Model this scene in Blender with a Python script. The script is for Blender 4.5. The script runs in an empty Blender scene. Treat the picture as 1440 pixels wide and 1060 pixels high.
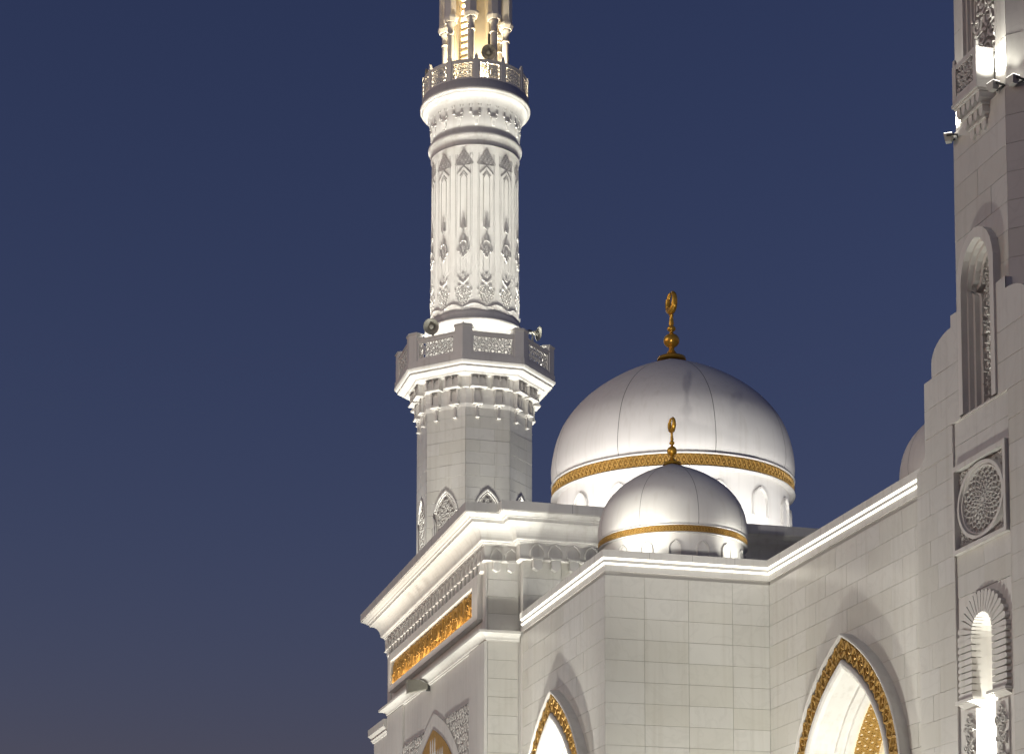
import bpy, bmesh, math, random
from mathutils import Vector, Matrix
random.seed(7)
PI = math.pi
R = math.radians
S = bpy.context.scene
COL = S.collection

# ------------------------------------------------------------------ camera
cam = bpy.data.cameras.new('camera')
cam.sensor_fit = 'HORIZONTAL'; cam.sensor_width = 36.0
cam.lens = 2852.6 / 1440 * 36
cam.shift_x = 0.0242; cam.shift_y = 0.4786
cam.clip_start = 0.1; cam.clip_end = 3000
camo = bpy.data.objects.new('camera', cam); COL.objects.link(camo)
camo.matrix_world = (Matrix.Translation((0, 0, 1.6)) @ Matrix.Rotation(R(-14.592), 4, 'Z')
                     @ Matrix.Rotation(R(95.18), 4, 'X') @ Matrix.Rotation(R(0.138), 4, 'Z'))
S.camera = camo
# ------------------------------------------------------------------ sky, sun, exposure
SUN_AZ, SUN_EL = 272.0, 7.0           # twilight glow low behind the camera
w = bpy.data.worlds.new('World'); S.world = w; w.use_nodes = True
nt = w.node_tree; nt.nodes.clear()
o = nt.nodes.new('ShaderNodeOutputWorld'); bg = nt.nodes.new('ShaderNodeBackground')
sky = nt.nodes.new('ShaderNodeTexSky'); sky.sky_type = 'NISHITA'; sky.sun_disc = False
sky.sun_elevation = R(0.8); sky.sun_rotation = R(SUN_AZ); sky.altitude = 0
sky.air_density = 1.0; sky.dust_density = 0.6; sky.ozone_density = 3.4
hs = nt.nodes.new('ShaderNodeMix'); hs.data_type = 'RGBA'; hs.blend_type = 'MULTIPLY'
hs.inputs['Factor'].default_value = 1.0
hs.inputs['B'].default_value = (2.05, 1.08, 1.15, 1)
nt.links.new(sky.outputs['Color'], hs.inputs['A'])
nt.links.new(hs.outputs['Result'], bg.inputs['Color']); bg.inputs['Strength'].default_value = 0.15
nt.links.new(bg.outputs[0], o.inputs[0])
sl = bpy.data.lights.new('sun', 'SUN'); sl.energy = 0.64; sl.angle = R(50); sl.color = (.96, 1.0, 0.80)
so = bpy.data.objects.new('sun', sl); COL.objects.link(so)
_d = Vector((math.sin(R(SUN_AZ)) * math.cos(R(SUN_EL)), math.cos(R(SUN_AZ)) * math.cos(R(SUN_EL)), math.sin(R(SUN_EL))))
so.rotation_euler = _d.to_track_quat('Z', 'Y').to_euler()
S.view_settings.view_transform = 'Standard'; S.view_settings.look = 'None'
S.view_settings.exposure = 0.12; S.view_settings.gamma = 1.0
S.cycles.use_denoising = True
S.cycles.max_bounces = 6; S.cycles.diffuse_bounces = 4; S.cycles.glossy_bounces = 3
S.cycles.sample_clamp_indirect = 4.0
S.cycles.caustics_reflective = False; S.cycles.caustics_refractive = False

# ------------------------------------------------------------------ materials
def mat(name, col, rough=.5, metal=0., var=.0, noise=.0, nscale=3., bump=0., bscale=20., spec=.5, emit=None, estr=0., vein=0., streak=0.):
    m = bpy.data.materials.new(name); m.use_nodes = True
    n = m.node_tree; b = n.nodes['Principled BSDF']
    b.inputs['Roughness'].default_value = rough; b.inputs['Metallic'].default_value = metal
    b.inputs['Specular IOR Level'].default_value = spec
    b.inputs['Base Color'].default_value = (*col, 1)
    L = n.links
    tc = n.nodes.new('ShaderNodeTexCoord')
    geo = n.nodes.new('ShaderNodeNewGeometry')
    src = None
    def mixc(fac, a, bcol):
        mx = n.nodes.new('ShaderNodeMix'); mx.data_type = 'RGBA'
        if isinstance(fac, float): mx.inputs['Factor'].default_value = fac
        else: L.new(fac, mx.inputs['Factor'])
        if isinstance(a, tuple): mx.inputs['A'].default_value = (*a, 1)
        else: L.new(a, mx.inputs['A'])
        mx.inputs['B'].default_value = (*bcol, 1)
        return mx.outputs['Result']
    cur = col
    if noise:
        t = n.nodes.new('ShaderNodeTexNoise'); t.inputs['Scale'].default_value = nscale; t.inputs['Detail'].default_value = 7
        t.inputs['Roughness'].default_value = .62
        L.new(geo.outputs['Position'], t.inputs['Vector'])
        mr = n.nodes.new('ShaderNodeMapRange'); mr.inputs['From Min'].default_value = .35; mr.inputs['From Max'].default_value = .75
        L.new(t.outputs['Fac'], mr.inputs['Value'])
        cur = mixc(mr.outputs['Result'], cur, tuple(c * (1 - noise) for c in col))
    if vein:
        t = n.nodes.new('ShaderNodeTexNoise'); t.inputs['Scale'].default_value = .8; t.inputs['Detail'].default_value = 9
        t.inputs['Distortion'].default_value = 1.6
        oi = n.nodes.new('ShaderNodeObjectInfo')
        ad = n.nodes.new('ShaderNodeVectorMath'); ad.operation = 'MULTIPLY_ADD'
        cx = n.nodes.new('ShaderNodeCombineXYZ')
        L.new(oi.outputs['Random'], cx.inputs[0]); L.new(oi.outputs['Random'], cx.inputs[1]); L.new(oi.outputs['Random'], cx.inputs[2])
        ad.inputs[1].default_value = (40, 70, 90)
        L.new(cx.outputs[0], ad.inputs[0]); L.new(geo.outputs['Position'], ad.inputs[2])
        L.new(ad.outputs[0], t.inputs['Vector'])
        ab = n.nodes.new('ShaderNodeMath'); ab.operation = 'SUBTRACT'; ab.inputs[1].default_value = .5
        L.new(t.outputs['Fac'], ab.inputs[0])
        a2 = n.nodes.new('ShaderNodeMath'); a2.operation = 'ABSOLUTE'; L.new(ab.outputs[0], a2.inputs[0])
        mr = n.nodes.new('ShaderNodeMapRange'); mr.inputs['From Min'].default_value = 0; mr.inputs['From Max'].default_value = .035
        mr.inputs['To Min'].default_value = vein; mr.inputs['To Max'].default_value = 0
        L.new(a2.outputs[0], mr.inputs['Value'])
        cur = mixc(mr.outputs['Result'], cur, tuple(c * .78 for c in col))
    if streak:
        mp_ = n.nodes.new('ShaderNodeMapping'); mp_.inputs['Scale'].default_value = (5., 5., .22)
        L.new(geo.outputs['Position'], mp_.inputs['Vector'])
        t = n.nodes.new('ShaderNodeTexNoise'); t.inputs['Scale'].default_value = 1.; t.inputs['Detail'].default_value = 6
        L.new(mp_.outputs[0], t.inputs['Vector'])
        mr = n.nodes.new('ShaderNodeMapRange'); mr.inputs['From Min'].default_value = .52; mr.inputs['From Max'].default_value = .78
        mr.inputs['To Max'].default_value = streak
        L.new(t.outputs['Fac'], mr.inputs['Value'])
        cur = mixc(mr.outputs['Result'], cur, (col[0] * .62, col[1] * .58, col[2] * .52))
    if var:
        oi = n.nodes.new('ShaderNodeObjectInfo')
        mr = n.nodes.new('ShaderNodeMapRange'); mr.inputs['To Min'].default_value = 0; mr.inputs['To Max'].default_value = var
        L.new(oi.outputs['Random'], mr.inputs['Value'])
        cur = mixc(mr.outputs['Result'], cur, (col[0] * .80, col[1] * .785, col[2] * .71))
    if not isinstance(cur, tuple): L.new(cur, b.inputs['Base Color'])
    if bump:
        t = n.nodes.new('ShaderNodeTexNoise'); t.inputs['Scale'].default_value = bscale; t.inputs['Detail'].default_value = 5
        L.new(geo.outputs['Position'], t.inputs['Vector'])
        bp = n.nodes.new('ShaderNodeBump'); bp.inputs['Strength'].default_value = bump; bp.inputs['Distance'].default_value = .02
        L.new(t.outputs['Fac'], bp.inputs['Height']); L.new(bp.outputs[0], b.inputs['Normal'])
    if emit:
        b.inputs['Emission Color'].default_value = (*emit, 1); b.inputs['Emission Strength'].default_value = estr
    return m
M = {}
M['panel'] = mat('polished_marble', (.68, .665, .63), .24, var=.45, noise=.10, nscale=.5, vein=.3, bump=.03, bscale=2., spec=.5, streak=.35)
M['stone'] = mat('honed_marble', (.68, .66, .63), .5, noise=.10, nscale=1.2, bump=.05, bscale=14, streak=.4)
M['joint'] = mat('joint_mortar', (.44, .42, .39), .9)
M['led'] = mat('led_strip', (.9, .9, .85), .4, emit=(1.0, .95, .80), estr=1.8)
M['dome'] = mat('dome_cladding', (.72, .70, .675), .8, noise=.08, nscale=.45, bump=.05, bscale=1.2, spec=.12, streak=.25)
M['seam'] = mat('dome_seam', (.16, .15, .15), .8)
M['gold'] = mat('gold_relief', (.60, .36, .10), .42, metal=.4, noise=.35, nscale=9, bump=.25, bscale=30)
M['gold_back'] = mat('gold_ground', (.33, .185, .04), .6, metal=.4, noise=.3, nscale=12)
M['gold_metal'] = mat('finial_gilding', (.80, .44, .06), .30, metal=.65, noise=.25, nscale=4)
M['screen'] = mat('carved_screen', (.62, .60, .57), .6, bump=.05)
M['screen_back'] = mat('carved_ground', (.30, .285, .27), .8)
M['horn'] = mat('loudspeaker_grey', (.30, .29, .25), .55, noise=.15, nscale=8)
M['dark'] = mat('dark_metal', (.05, .05, .05), .5)
M['lamp'] = mat('floodlight_housing', (.58, .58, .54), .5, metal=.1, noise=.1, nscale=10)
M['lens'] = mat('floodlight_lens', (.9, .9, .85), .2, emit=(1, .96, .86), estr=6.)
M['glass'] = mat('window_glass', (.03, .035, .045), .08, spec=.8)
M['ground'] = mat('plaza_paving', (.36, .34, .31), .7, noise=.25, nscale=.4)
M['roof'] = mat('roof_screed', (.40, .39, .37), .8, noise=.15, nscale=.8)
M['warm'] = mat('lantern_plaster', (.80, .70, .52), .6, noise=.08, nscale=2)

# ------------------------------------------------------------------ helpers
class MB:
    def __init__(s): s.v = []; s.f = []; s.sm = []
    def add(s, vs, fs, smooth=False):
        b = len(s.v); s.v += [tuple(v) for v in vs]
        s.f += [tuple(b + i for i in f) for f in fs]; s.sm += [smooth] * len(fs); return s
    def box(s, mp, s0, s1, h0, h1, d0, d1):
        vs = [mp(x, y, z) for z in (d0, d1) for y in (h0, h1) for x in (s0, s1)]
        return s.add(vs, [(0, 1, 3, 2), (4, 6, 7, 5), (0, 4, 5, 1), (2, 3, 7, 6), (0, 2, 6, 4), (1, 5, 7, 3)])
    def frust(s, mp, a, b, d0, d1):      # a,b = (s0,s1,h0,h1) at depths d0,d1
        vs = [mp(x, y, d) for (r, d) in ((a, d0), (b, d1)) for y in r[2:] for x in r[:2]]
        return s.add(vs, [(0, 1, 3, 2), (4, 6, 7, 5), (0, 4, 5, 1), (2, 3, 7, 6), (0, 2, 6, 4), (1, 5, 7, 3)])
    def prism(s, mp, poly, d0, d1, inset=0., smooth=False):
        n = len(poly)
        vs = [mp(x, y, d0) for x, y in poly]; p2 = poly
        if inset:
            cx = sum(p[0] for p in poly) / n; cy = sum(p[1] for p in poly) / n
            p2 = [(x + (cx - x) * inset, y + (cy - y) * inset) for x, y in poly]
        vs += [mp(x, y, d1) for x, y in p2]
        fs = [tuple(range(n))[::-1], tuple(range(n, 2 * n))]
        fs += [(i, (i + 1) % n, n + (i + 1) % n, n + i) for i in range(n)]
        return s.add(vs, fs, smooth)
    def loft(s, rings, closed=False, smooth=False, caps=False):
        n = len(rings[0]); vs = [p for r in rings for p in r]; fs = []
        m = len(rings)
        for j in range(m - 1):
            for i in range(n if closed else n - 1):
                k = (i + 1) % n
                fs.append((j * n + i, j * n + k, (j + 1) * n + k, (j + 1) * n + i))
        s.add(vs, fs, smooth)
        if caps:
            s.add(rings[0], [tuple(range(n))[::-1]]); s.add(rings[-1], [tuple(range(n))])
        return s
    def lathe(s, c, prof, n=48, a0=0., a1=2 * PI, smooth=True, closed_prof=False):
        full = abs(a1 - a0 - 2 * PI) < 1e-6
        if closed_prof: prof = list(prof) + [prof[0]]
        cnt = n if full else n + 1
        rings = []
        for r, z in prof:
            rings.append([(c[0] + r * math.cos(a0 + (a1 - a0) * i / n), c[1] + r * math.sin(a0 + (a1 - a0) * i / n), z) for i in range(cnt)])
        return s.loft(rings, closed=full, smooth=smooth)
    def octa(s, c, prof): return s.lathe(c, prof, 8, PI / 8, PI / 8 + 2 * PI, smooth=False)
    def tube(s, pts, r, n=6, smooth=True, caps=True):
        pts = [Vector(p) for p in pts]; rings = []
        for i, p in enumerate(pts):
            t = (pts[min(i + 1, len(pts) - 1)] - pts[max(i - 1, 0)]).normalized()
            up = Vector((0, 0, 1)) if abs(t.z) < .9 else Vector((1, 0, 0))
            a = t.cross(up).normalized(); b = a.cross(t)
            rr = r[i] if isinstance(r, (list, tuple)) else r
            rings.append([p + a * rr * math.cos(2 * PI * k / n) + b * rr * math.sin(2 * PI * k / n) for k in range(n)])
        return s.loft(rings, closed=True, smooth=smooth, caps=caps)
    def ribbon(s, mp, pts, wd, d0, d1, closed=False):   # raised rib along 2-D points, roof-shaped section
        n = len(pts); L = []
        for i in range(n):
            if closed: a = pts[i - 1]; b = pts[(i + 1) % n]
            else: a = pts[max(i - 1, 0)]; b = pts[min(i + 1, n - 1)]
            tx, ty = b[0] - a[0], b[1] - a[1]; l = math.hypot(tx, ty) or 1
            nx, ny = -ty / l * wd / 2, tx / l * wd / 2
            x, y = pts[i]
            L.append([mp(x + nx, y + ny, d0), mp(x + nx * .6, y + ny * .6, d1), mp(x - nx * .6, y - ny * .6, d1), mp(x - nx, y - ny, d0)])
        if closed: L.append(L[0])
        return s.loft(L)
    def sweep(s, path, prof, closed_prof=True, caps=True):   # path XY list, outward = left of travel
        n = len(path); rings = []
        for i, p in enumerate(path):
            p = Vector(p)
            d1 = (p - Vector(path[i - 1])).normalized() if i else None
            d2 = (Vector(path[i + 1]) - p).normalized() if i < n - 1 else None
            if d1 is None: d1 = d2
            if d2 is None: d2 = d1
            n1 = Vector((-d1.y, d1.x)); n2 = Vector((-d2.y, d2.x))
            m = (n1 + n2) / max(1e-6, 1 + n1.dot(n2))
            rings.append([(p.x + m.x * o, p.y + m.y * o, z) for o, z in prof])
        return s.loft(rings, closed=closed_prof, caps=caps and closed_prof)
    def sphere(s, c, r, n=12, m=8, sz=1.):
        return s.lathe(c, [(max(1e-4, r * math.sin(PI * j / m)), c[2] - r * sz * math.cos(PI * j / m)) for j in range(m + 1)], n)
    def mesh(s, name):
        me = bpy.data.meshes.new(name); me.from_pydata(s.v, [], s.f); me.update()
        for p, q in zip(me.polygons, s.sm): p.use_smooth = q
        return me
    def build(s, name, m, parent=None, recalc=True):
        me = s.mesh(name)
        if recalc and len(s.f) < 60000:
            bm = bmesh.new(); bm.from_mesh(me); bmesh.ops.recalc_face_normals(bm, faces=bm.faces); bm.to_mesh(me); bm.free()
        me.materials.append(M[m])
        ob = bpy.data.objects.new(name, me); COL.objects.link(ob)
        if parent is not None: ob.parent = parent
        return ob
def inst(src, parent=None, mw=None):
    c = bpy.data.objects.new(src.name.split('.')[0], src.data); COL.objects.link(c)
    if parent is not None: c.parent = parent
    if mw is not None: c.matrix_basis = mw
    return c
def thing(name, label, cat, group=None, loc=None):
    e = bpy.data.objects.new(name, None); COL.objects.link(e); e.empty_display_size = .3
    e['label'] = label; e['category'] = cat
    if group: e['group'] = group
    return e
def frame(O, u, n):
    return lambda s, h, d: (O[0] + u[0] * s + n[0] * d, O[1] + u[1] * s + n[1] * d, h)
def cyl(c, rad, a_mid, sgn=1):            # s = arc length, rising to the viewer's right
    return lambda s, h, d: (c[0] + (rad + d) * math.cos(a_mid + sgn * s / rad), c[1] + (rad + d) * math.sin(a_mid + sgn * s / rad), h)
def cylT(c, a_mid):                       # on the tapering round shaft
    rz = lambda h: 2.275 - .035 * (h - 39.0) / 8.28
    return lambda s, h, d: (c[0] + (rz(h) + d) * math.cos(a_mid + s / 2.26), c[1] + (rz(h) + d) * math.sin(a_mid + s / 2.26), h)
def octface(c, ap, ang):                  # flat face of an octagon with outward normal at angle ang
    n = (math.cos(ang), math.sin(ang)); u = (-math.sin(ang), math.cos(ang))
    return frame((c[0] + n[0] * ap, c[1] + n[1] * ap), u, n)
def light(name, typ, loc, tgt, power, col=(1, .96, .88), parent=None, **kw):
    l = bpy.data.lights.new(name, typ); l.energy = power; l.color = col
    for k, v in kw.items(): setattr(l, k, v)
    ob = bpy.data.objects.new(name, l); COL.objects.link(ob); ob.location = loc
    if tgt is not None:
        ob.rotation_euler = (Vector(loc) - Vector(tgt)).to_track_quat('Z', 'Y').to_euler()
    if parent is not None: ob.parent = parent
    return ob
def arealine(name, p0, p1, wdt, up, power, col, parent, spread=PI):
    """a linear wall washer from p0 to p1 shining along `up`"""
    p0 = Vector(p0); p1 = Vector(p1); up = Vector(up).normalized(); x = (p1 - p0).normalized()
    z = -up; z = (z - x * z.dot(x)).normalized(); y = z.cross(x)
    l = bpy.data.lights.new(name, 'AREA'); l.shape = 'RECTANGLE'; l.size = (p1 - p0).length; l.size_y = wdt
    l.energy = power; l.color = col; l.spread = spread
    ob = bpy.data.objects.new(name, l); COL.objects.link(ob)
    mw = Matrix((x, y, z)).transposed().to_4x4(); mw.translation = (p0 + p1) / 2
    ob.matrix_world = mw
    if parent is not None: ob.parent = parent
    return ob
WHITE = (1.0, .985, .88); WARM = (1.0, .74, .42); COOL = (.97, .98, 1.0)
nflood = [0]
def floodlight(label, loc, tgt, power, col=WHITE, ang=60, blend=.6, size=.3, rad=.08, group=None, lens=True):
    e = thing('floodlight', label, 'floodlight', group)
    z = (Vector(tgt) - Vector(loc)).normalized()
    x = z.cross(Vector((0, 0, 1)));  x = x.normalized() if x.length > .01 else Vector((1, 0, 0))
    y = x.cross(z)
    L = Vector(loc)
    mp = lambda a, b, d: tuple(L + x * a + y * b + z * d)
    h = size / 2
    MB().frust(mp, (-h * .6, h * .6, -h * .5, h * .5), (-h, h, -h * .8, h * .8), -size * .9, -.06).build('housing', 'lamp', e)
    if lens: MB().box(mp, -h * .9, h * .9, -h * .7, h * .7, -.058, -.045).build('lens', 'lens', e)
    b = MB()
    for sg in (-1, 1): b.box(mp, sg * h * 1.06 - .012, sg * h * 1.06 + .012, -h * 1.5, h * .2, -size * .55, -size * .4)
    b.box(mp, -h * 1.06, h * 1.06, -h * 1.5 - .025, -h * 1.5, -size * .55, -size * .4)
    b.build('bracket', 'dark', e)
    light('lamp', 'SPOT', loc, tgt, power, col, e, spot_size=R(ang), spot_blend=blend, shadow_soft_size=rad)
    return e

# ------------------------------------------------------------------ ornament builders (2-D, mapped)
def jali(mb, mp, s0, s1, h0, h1, pitch, wd, d0, d1):
    """pierced star screen: rings on a hexagonal grid joined by bars"""
    dy = pitch * .866; r = pitch * .30
    j = 0; y = h0 + (((h1 - h0) % dy) / 2) + .0
    while y <= h1 + 1e-6:
        off = (pitch / 2) if j % 2 else 0
        x = s0 + ((s1 - s0) % pitch) / 2 - pitch / 2 + off
        while x <= s1 + pitch * .3:
            if s0 + r * .6 <= x <= s1 - r * .6 and h0 + r * .6 <= y <= h1 - r * .6:
                mb.ribbon(mp, [(x + r * math.cos(k * PI / 3), y + r * math.sin(k * PI / 3)) for k in range(6)], wd, d0, d1, closed=True)
            for k in range(3):
                a = k * PI / 3
                p = [(x + r * math.cos(a), y + r * math.sin(a)), (x + (pitch - r) * math.cos(a), y + (pitch - r) * math.sin(a))]
                if all(s0 <= q[0] <= s1 and h0 <= q[1] <= h1 for q in p): mb.ribbon(mp, p, wd, d0, d1)
                a2 = a + PI / 6
                q = [(x + r * math.cos(a2), y + r * math.sin(a2)), (x + pitch * .577 * math.cos(a2), y + pitch * .577 * math.sin(a2))]
                if all(s0 <= t[0] <= s1 and h0 <= t[1] <= h1 for t in q): mb.ribbon(mp, q, wd * .8, d0, d1)
                a3 = a2 + PI
                q = [(x + r * math.cos(a3), y + r * math.sin(a3)), (x + pitch * .577 * math.cos(a3), y + pitch * .577 * math.sin(a3))]
                if all(s0 <= t[0] <= s1 and h0 <= t[1] <= h1 for t in q): mb.ribbon(mp, q, wd * .8, d0, d1)
            x += pitch
        y += dy; j += 1
def scroll(mb, mp, cx, cy, r, a0, turns, wd, d0, d1, sg=1, leaf=True):
    """spiral vine with a leaf at its heart"""
    n = int(10 * turns) + 3; pts = []
    for i in range(n):
        t = i / (n - 1); a = a0 + sg * turns * 2 * PI * t; rr = r * (1 - .82 * t)
        pts.append((cx + rr * math.cos(a), cy + rr * math.sin(a)))
    mb.ribbon(mp, pts, wd, d0, d1)
    if leaf:
        q = r * .22; mb.prism(mp, [(cx + q * math.cos(k * PI / 3 + a0), cy + q * math.sin(k * PI / 3 + a0)) for k in range(6)], d0, d1, inset=.4)
        for k in range(3):
            a = a0 + k * 2.1; lx, ly = cx + r * 1.08 * math.cos(a), cy + r * 1.08 * math.sin(a)
            mb.prism(mp, [(lx + r * .26 * math.cos(a + b) * f, ly + r * .26 * math.sin(a + b) * f) for b, f in ((0, 1.4), (1.5, .7), (PI, .8), (-1.5, .7))], d0, d1 * .8, inset=.3)
def arabesque(mb, mp, s0, s1, h0, h1, cell, wd, d0, d1, inside=None):
    y = h0 + cell / 2; j = 0
    while y < h1 - cell * .2:
        x = s0 + cell / 2 + (cell / 2 if j % 2 else 0) * .9
        while x < s1 - cell * .2:
            if inside is None or inside(x, y):
                sg = 1 if (j + int(x / cell)) % 2 else -1
                scroll(mb, mp, x + random.uniform(-.06, .06) * cell, y, cell * .46, random.uniform(0, 6.3), 1.35, wd, d0, d1, sg)
                mb.ribbon(mp, [(x + cell * .46 * math.cos(t), y + cell * .25 * math.sin(2 * t)) for t in [PI * .9, PI * 1.1, PI * 1.35]], wd, d0, d1)
            x += cell * 1.02
        y += cell * .86; j += 1
def braid(mb, mp, L0, L1, w0, w1, pitch, wd, d0, d1):
    """interlaced diamond band with bosses, along s from L0 to L1 across h from w0 to w1"""
    n = max(1, round((L1 - L0) / pitch)); p = (L1 - L0) / n; h = w1 - w0
    for k in range(n):
        a = L0 + k * p
        for sg in (0, 1):
            lo, hi = (w0 + .06 * h, w1 - .06 * h) if sg else (w1 - .06 * h, w0 + .06 * h)
            pts = [(a + p * t, lo + (hi - lo) * (t - .09 * math.sin(2 * PI * t))) for t in (0, .25, .5, .75, 1)]
            mb.ribbon(mp, pts, wd, d0, d1)
        for cx, cy, q in ((a + p * .5, w0 + h * .16, .14), (a + p * .5, w1 - h * .16, .14), (a + p * .02, w0 + h * .5, .2), (a + p * .5, w0 + h * .5, .0)):
            if q:
                q *= min(p, h)
                mb.prism(mp, [(cx + q * math.cos(i * PI / 3), cy + q * math.sin(i * PI / 3) * 1.2) for i in range(6)], d0, d1 * .9 + d0 * .1, inset=.5)

# arch outlines -------------------------------------------------------------
ARCH = [(0, 0), (.30, -.13), (.75, -.36), (1.25, -.66), (1.78, -1.05), (2.35, -1.60), (2.84, -2.25), (3.15, -2.88), (3.32, -3.45), (3.42, -4.1), (3.45, -4.8)]
def arch_pts(sc, za, zb, e=0., base=ARCH, n_sub=3):
    """half outline from apex down to height zb (list of (w,z)), moved inwards by e"""
    P = [(a * sc, b * sc) for a, b in base]
    Q = []
    for i in range(len(P) - 1):
        for k in range(n_sub):
            t = k / n_sub; p0 = P[max(i - 1, 0)] if i else (-P[1][0], P[1][1]); p1 = P[i]; p2 = P[i + 1]; p3 = P[min(i + 2, len(P) - 1)]
            if i == 0: p0 = (2 * p1[0] - p2[0], 2 * p1[1] - p2[1])
            c = [.5 * (2 * p1[q] + (p2[q] - p0[q]) * t + (2 * p0[q] - 5 * p1[q] + 4 * p2[q] - p3[q]) * t * t + (3 * p1[q] - p0[q] - 3 * p2[q] + p3[q]) * t ** 3) for q in (0, 1)]
            Q.append(tuple(c))
    Q.append(P[-1])
    out = []
    for i, (x, z) in enumerate(Q):
        if i == 0:
            tx, tz = Q[1][0] - x, Q[1][1] - z; l = math.hypot(tx, tz)
            out.append((0, z - e * l / max(tx, 1e-6))); continue
        a = Q[i - 1]; b = Q[min(i + 1, len(Q) - 1)]
        tx, tz = b[0] - a[0], b[1] - a[1]; l = math.hypot(tx, tz)
        nx, nz = tz / l, -tx / l           # inward normal (towards axis, down)
        out.append((x + nx * e, z + nz * e))
    out = [(x, za + z) for x, z in out]
    res = [out[0]]
    for p in out[1:]:
        if p[0] > res[-1][0] + 1e-4 or p[1] < res[-1][1] - 1e-4:
            if p[0] >= 0: res.append(p)
    res = [p for p in res if p[1] > zb]
    res.append((res[-1][0], zb))
    return res
def full_arch(h): return [(-x, z) for x, z in h[::-1]] + [(x, z) for x, z in h[1:]]
def arch_top(half):
    def H(s):
        s = abs(s)
        if s >= half[-1][0]: return -1e9
        for a, b in zip(half, half[1:]):
            if a[0] <= s <= b[0] and b[0] > a[0]:
                return a[1] + (b[1] - a[1]) * (s - a[0]) / (b[0] - a[0])
        return -1e9
    return H
def wall_outline(s0, s1, z0, z1, half, sc=0.):
    A = full_arch(half)
    return [(s0, z0), (sc + A[0][0], z0)] + [(sc + x, z) for x, z in A] + [(sc + A[-1][0], z0), (s1, z0), (s1, z1), (s0, z1)]
def band(mb, mp, A, B, dA, dB):           # surface between two arch outlines resampled alike
    n = min(len(A), len(B))
    mb.loft([[mp(x, z, dA) for x, z in A], [mp(x, z, dB) for x, z in B]], smooth=False)
def resample(A, n):
    ds = [0]
    for a, b in zip(A, A[1:]): ds.append(ds[-1] + math.hypot(b[0] - a[0], b[1] - a[1]))
    out = []; j = 0
    for i in range(n):
        t = ds[-1] * i / (n - 1)
        while j < len(A) - 2 and ds[j + 1] < t: j += 1
        f = (t - ds[j]) / max(1e-9, ds[j + 1] - ds[j])
        out.append((A[j][0] + (A[j + 1][0] - A[j][0]) * f, A[j][1] + (A[j + 1][1] - A[j][1]) * f))
    return out
def panels(parent, mp, cols, rows, d0=-.02, d1=.014, H=None, gap=.0045, name='stone_panel', m='panel', skip=None):
    for i in range(len(rows) - 1):
        cc = cols[i % 2] if isinstance(cols[0], (list, tuple)) else cols
        for j in range(len(cc) - 1):
            a, b, lo, hi = cc[j] + gap, cc[j + 1] - gap, rows[i] + gap, rows[i + 1] - gap
            if skip and skip((a + b) / 2, (lo + hi) / 2): continue
            jit = random.uniform(-.003, .003)
            mb = MB()
            if H is None or max(H(a + (b - a) * k / 12) for k in range(13)) <= lo:
                mb.box(mp, a, b, lo, hi, d0, d1 + jit)
            else:
                N = 14; run = []
                runs = []
                for k in range(N + 1):
                    s = a + (b - a) * k / N; bt = max(lo, H(s))
                    if bt < hi - .01: run.append((s, bt))
                    else:
                        if len(run) > 1: runs.append(run)
                        run = []
                if len(run) > 1: runs.append(run)
                for r in runs: mb.prism(mp, r + [(r[-1][0], hi), (r[0][0], hi)], d0, d1 + jit)
                if not runs: continue
            mb.build(name, m, parent)

# ================================================================== the setting
g = MB(); g.add([(-900, -600, 0), (900, -600, 0), (900, 1500, 0), (-900, 1500, 0)], [(0, 1, 2, 3)])
g = g.build('ground', 'ground'); g['kind'] = 'structure'

COURSE = [10.22 + .609 * k for k in range(-5, 9)]      # joints of the cladding on the wing
Z_WING = 15.24

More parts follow.
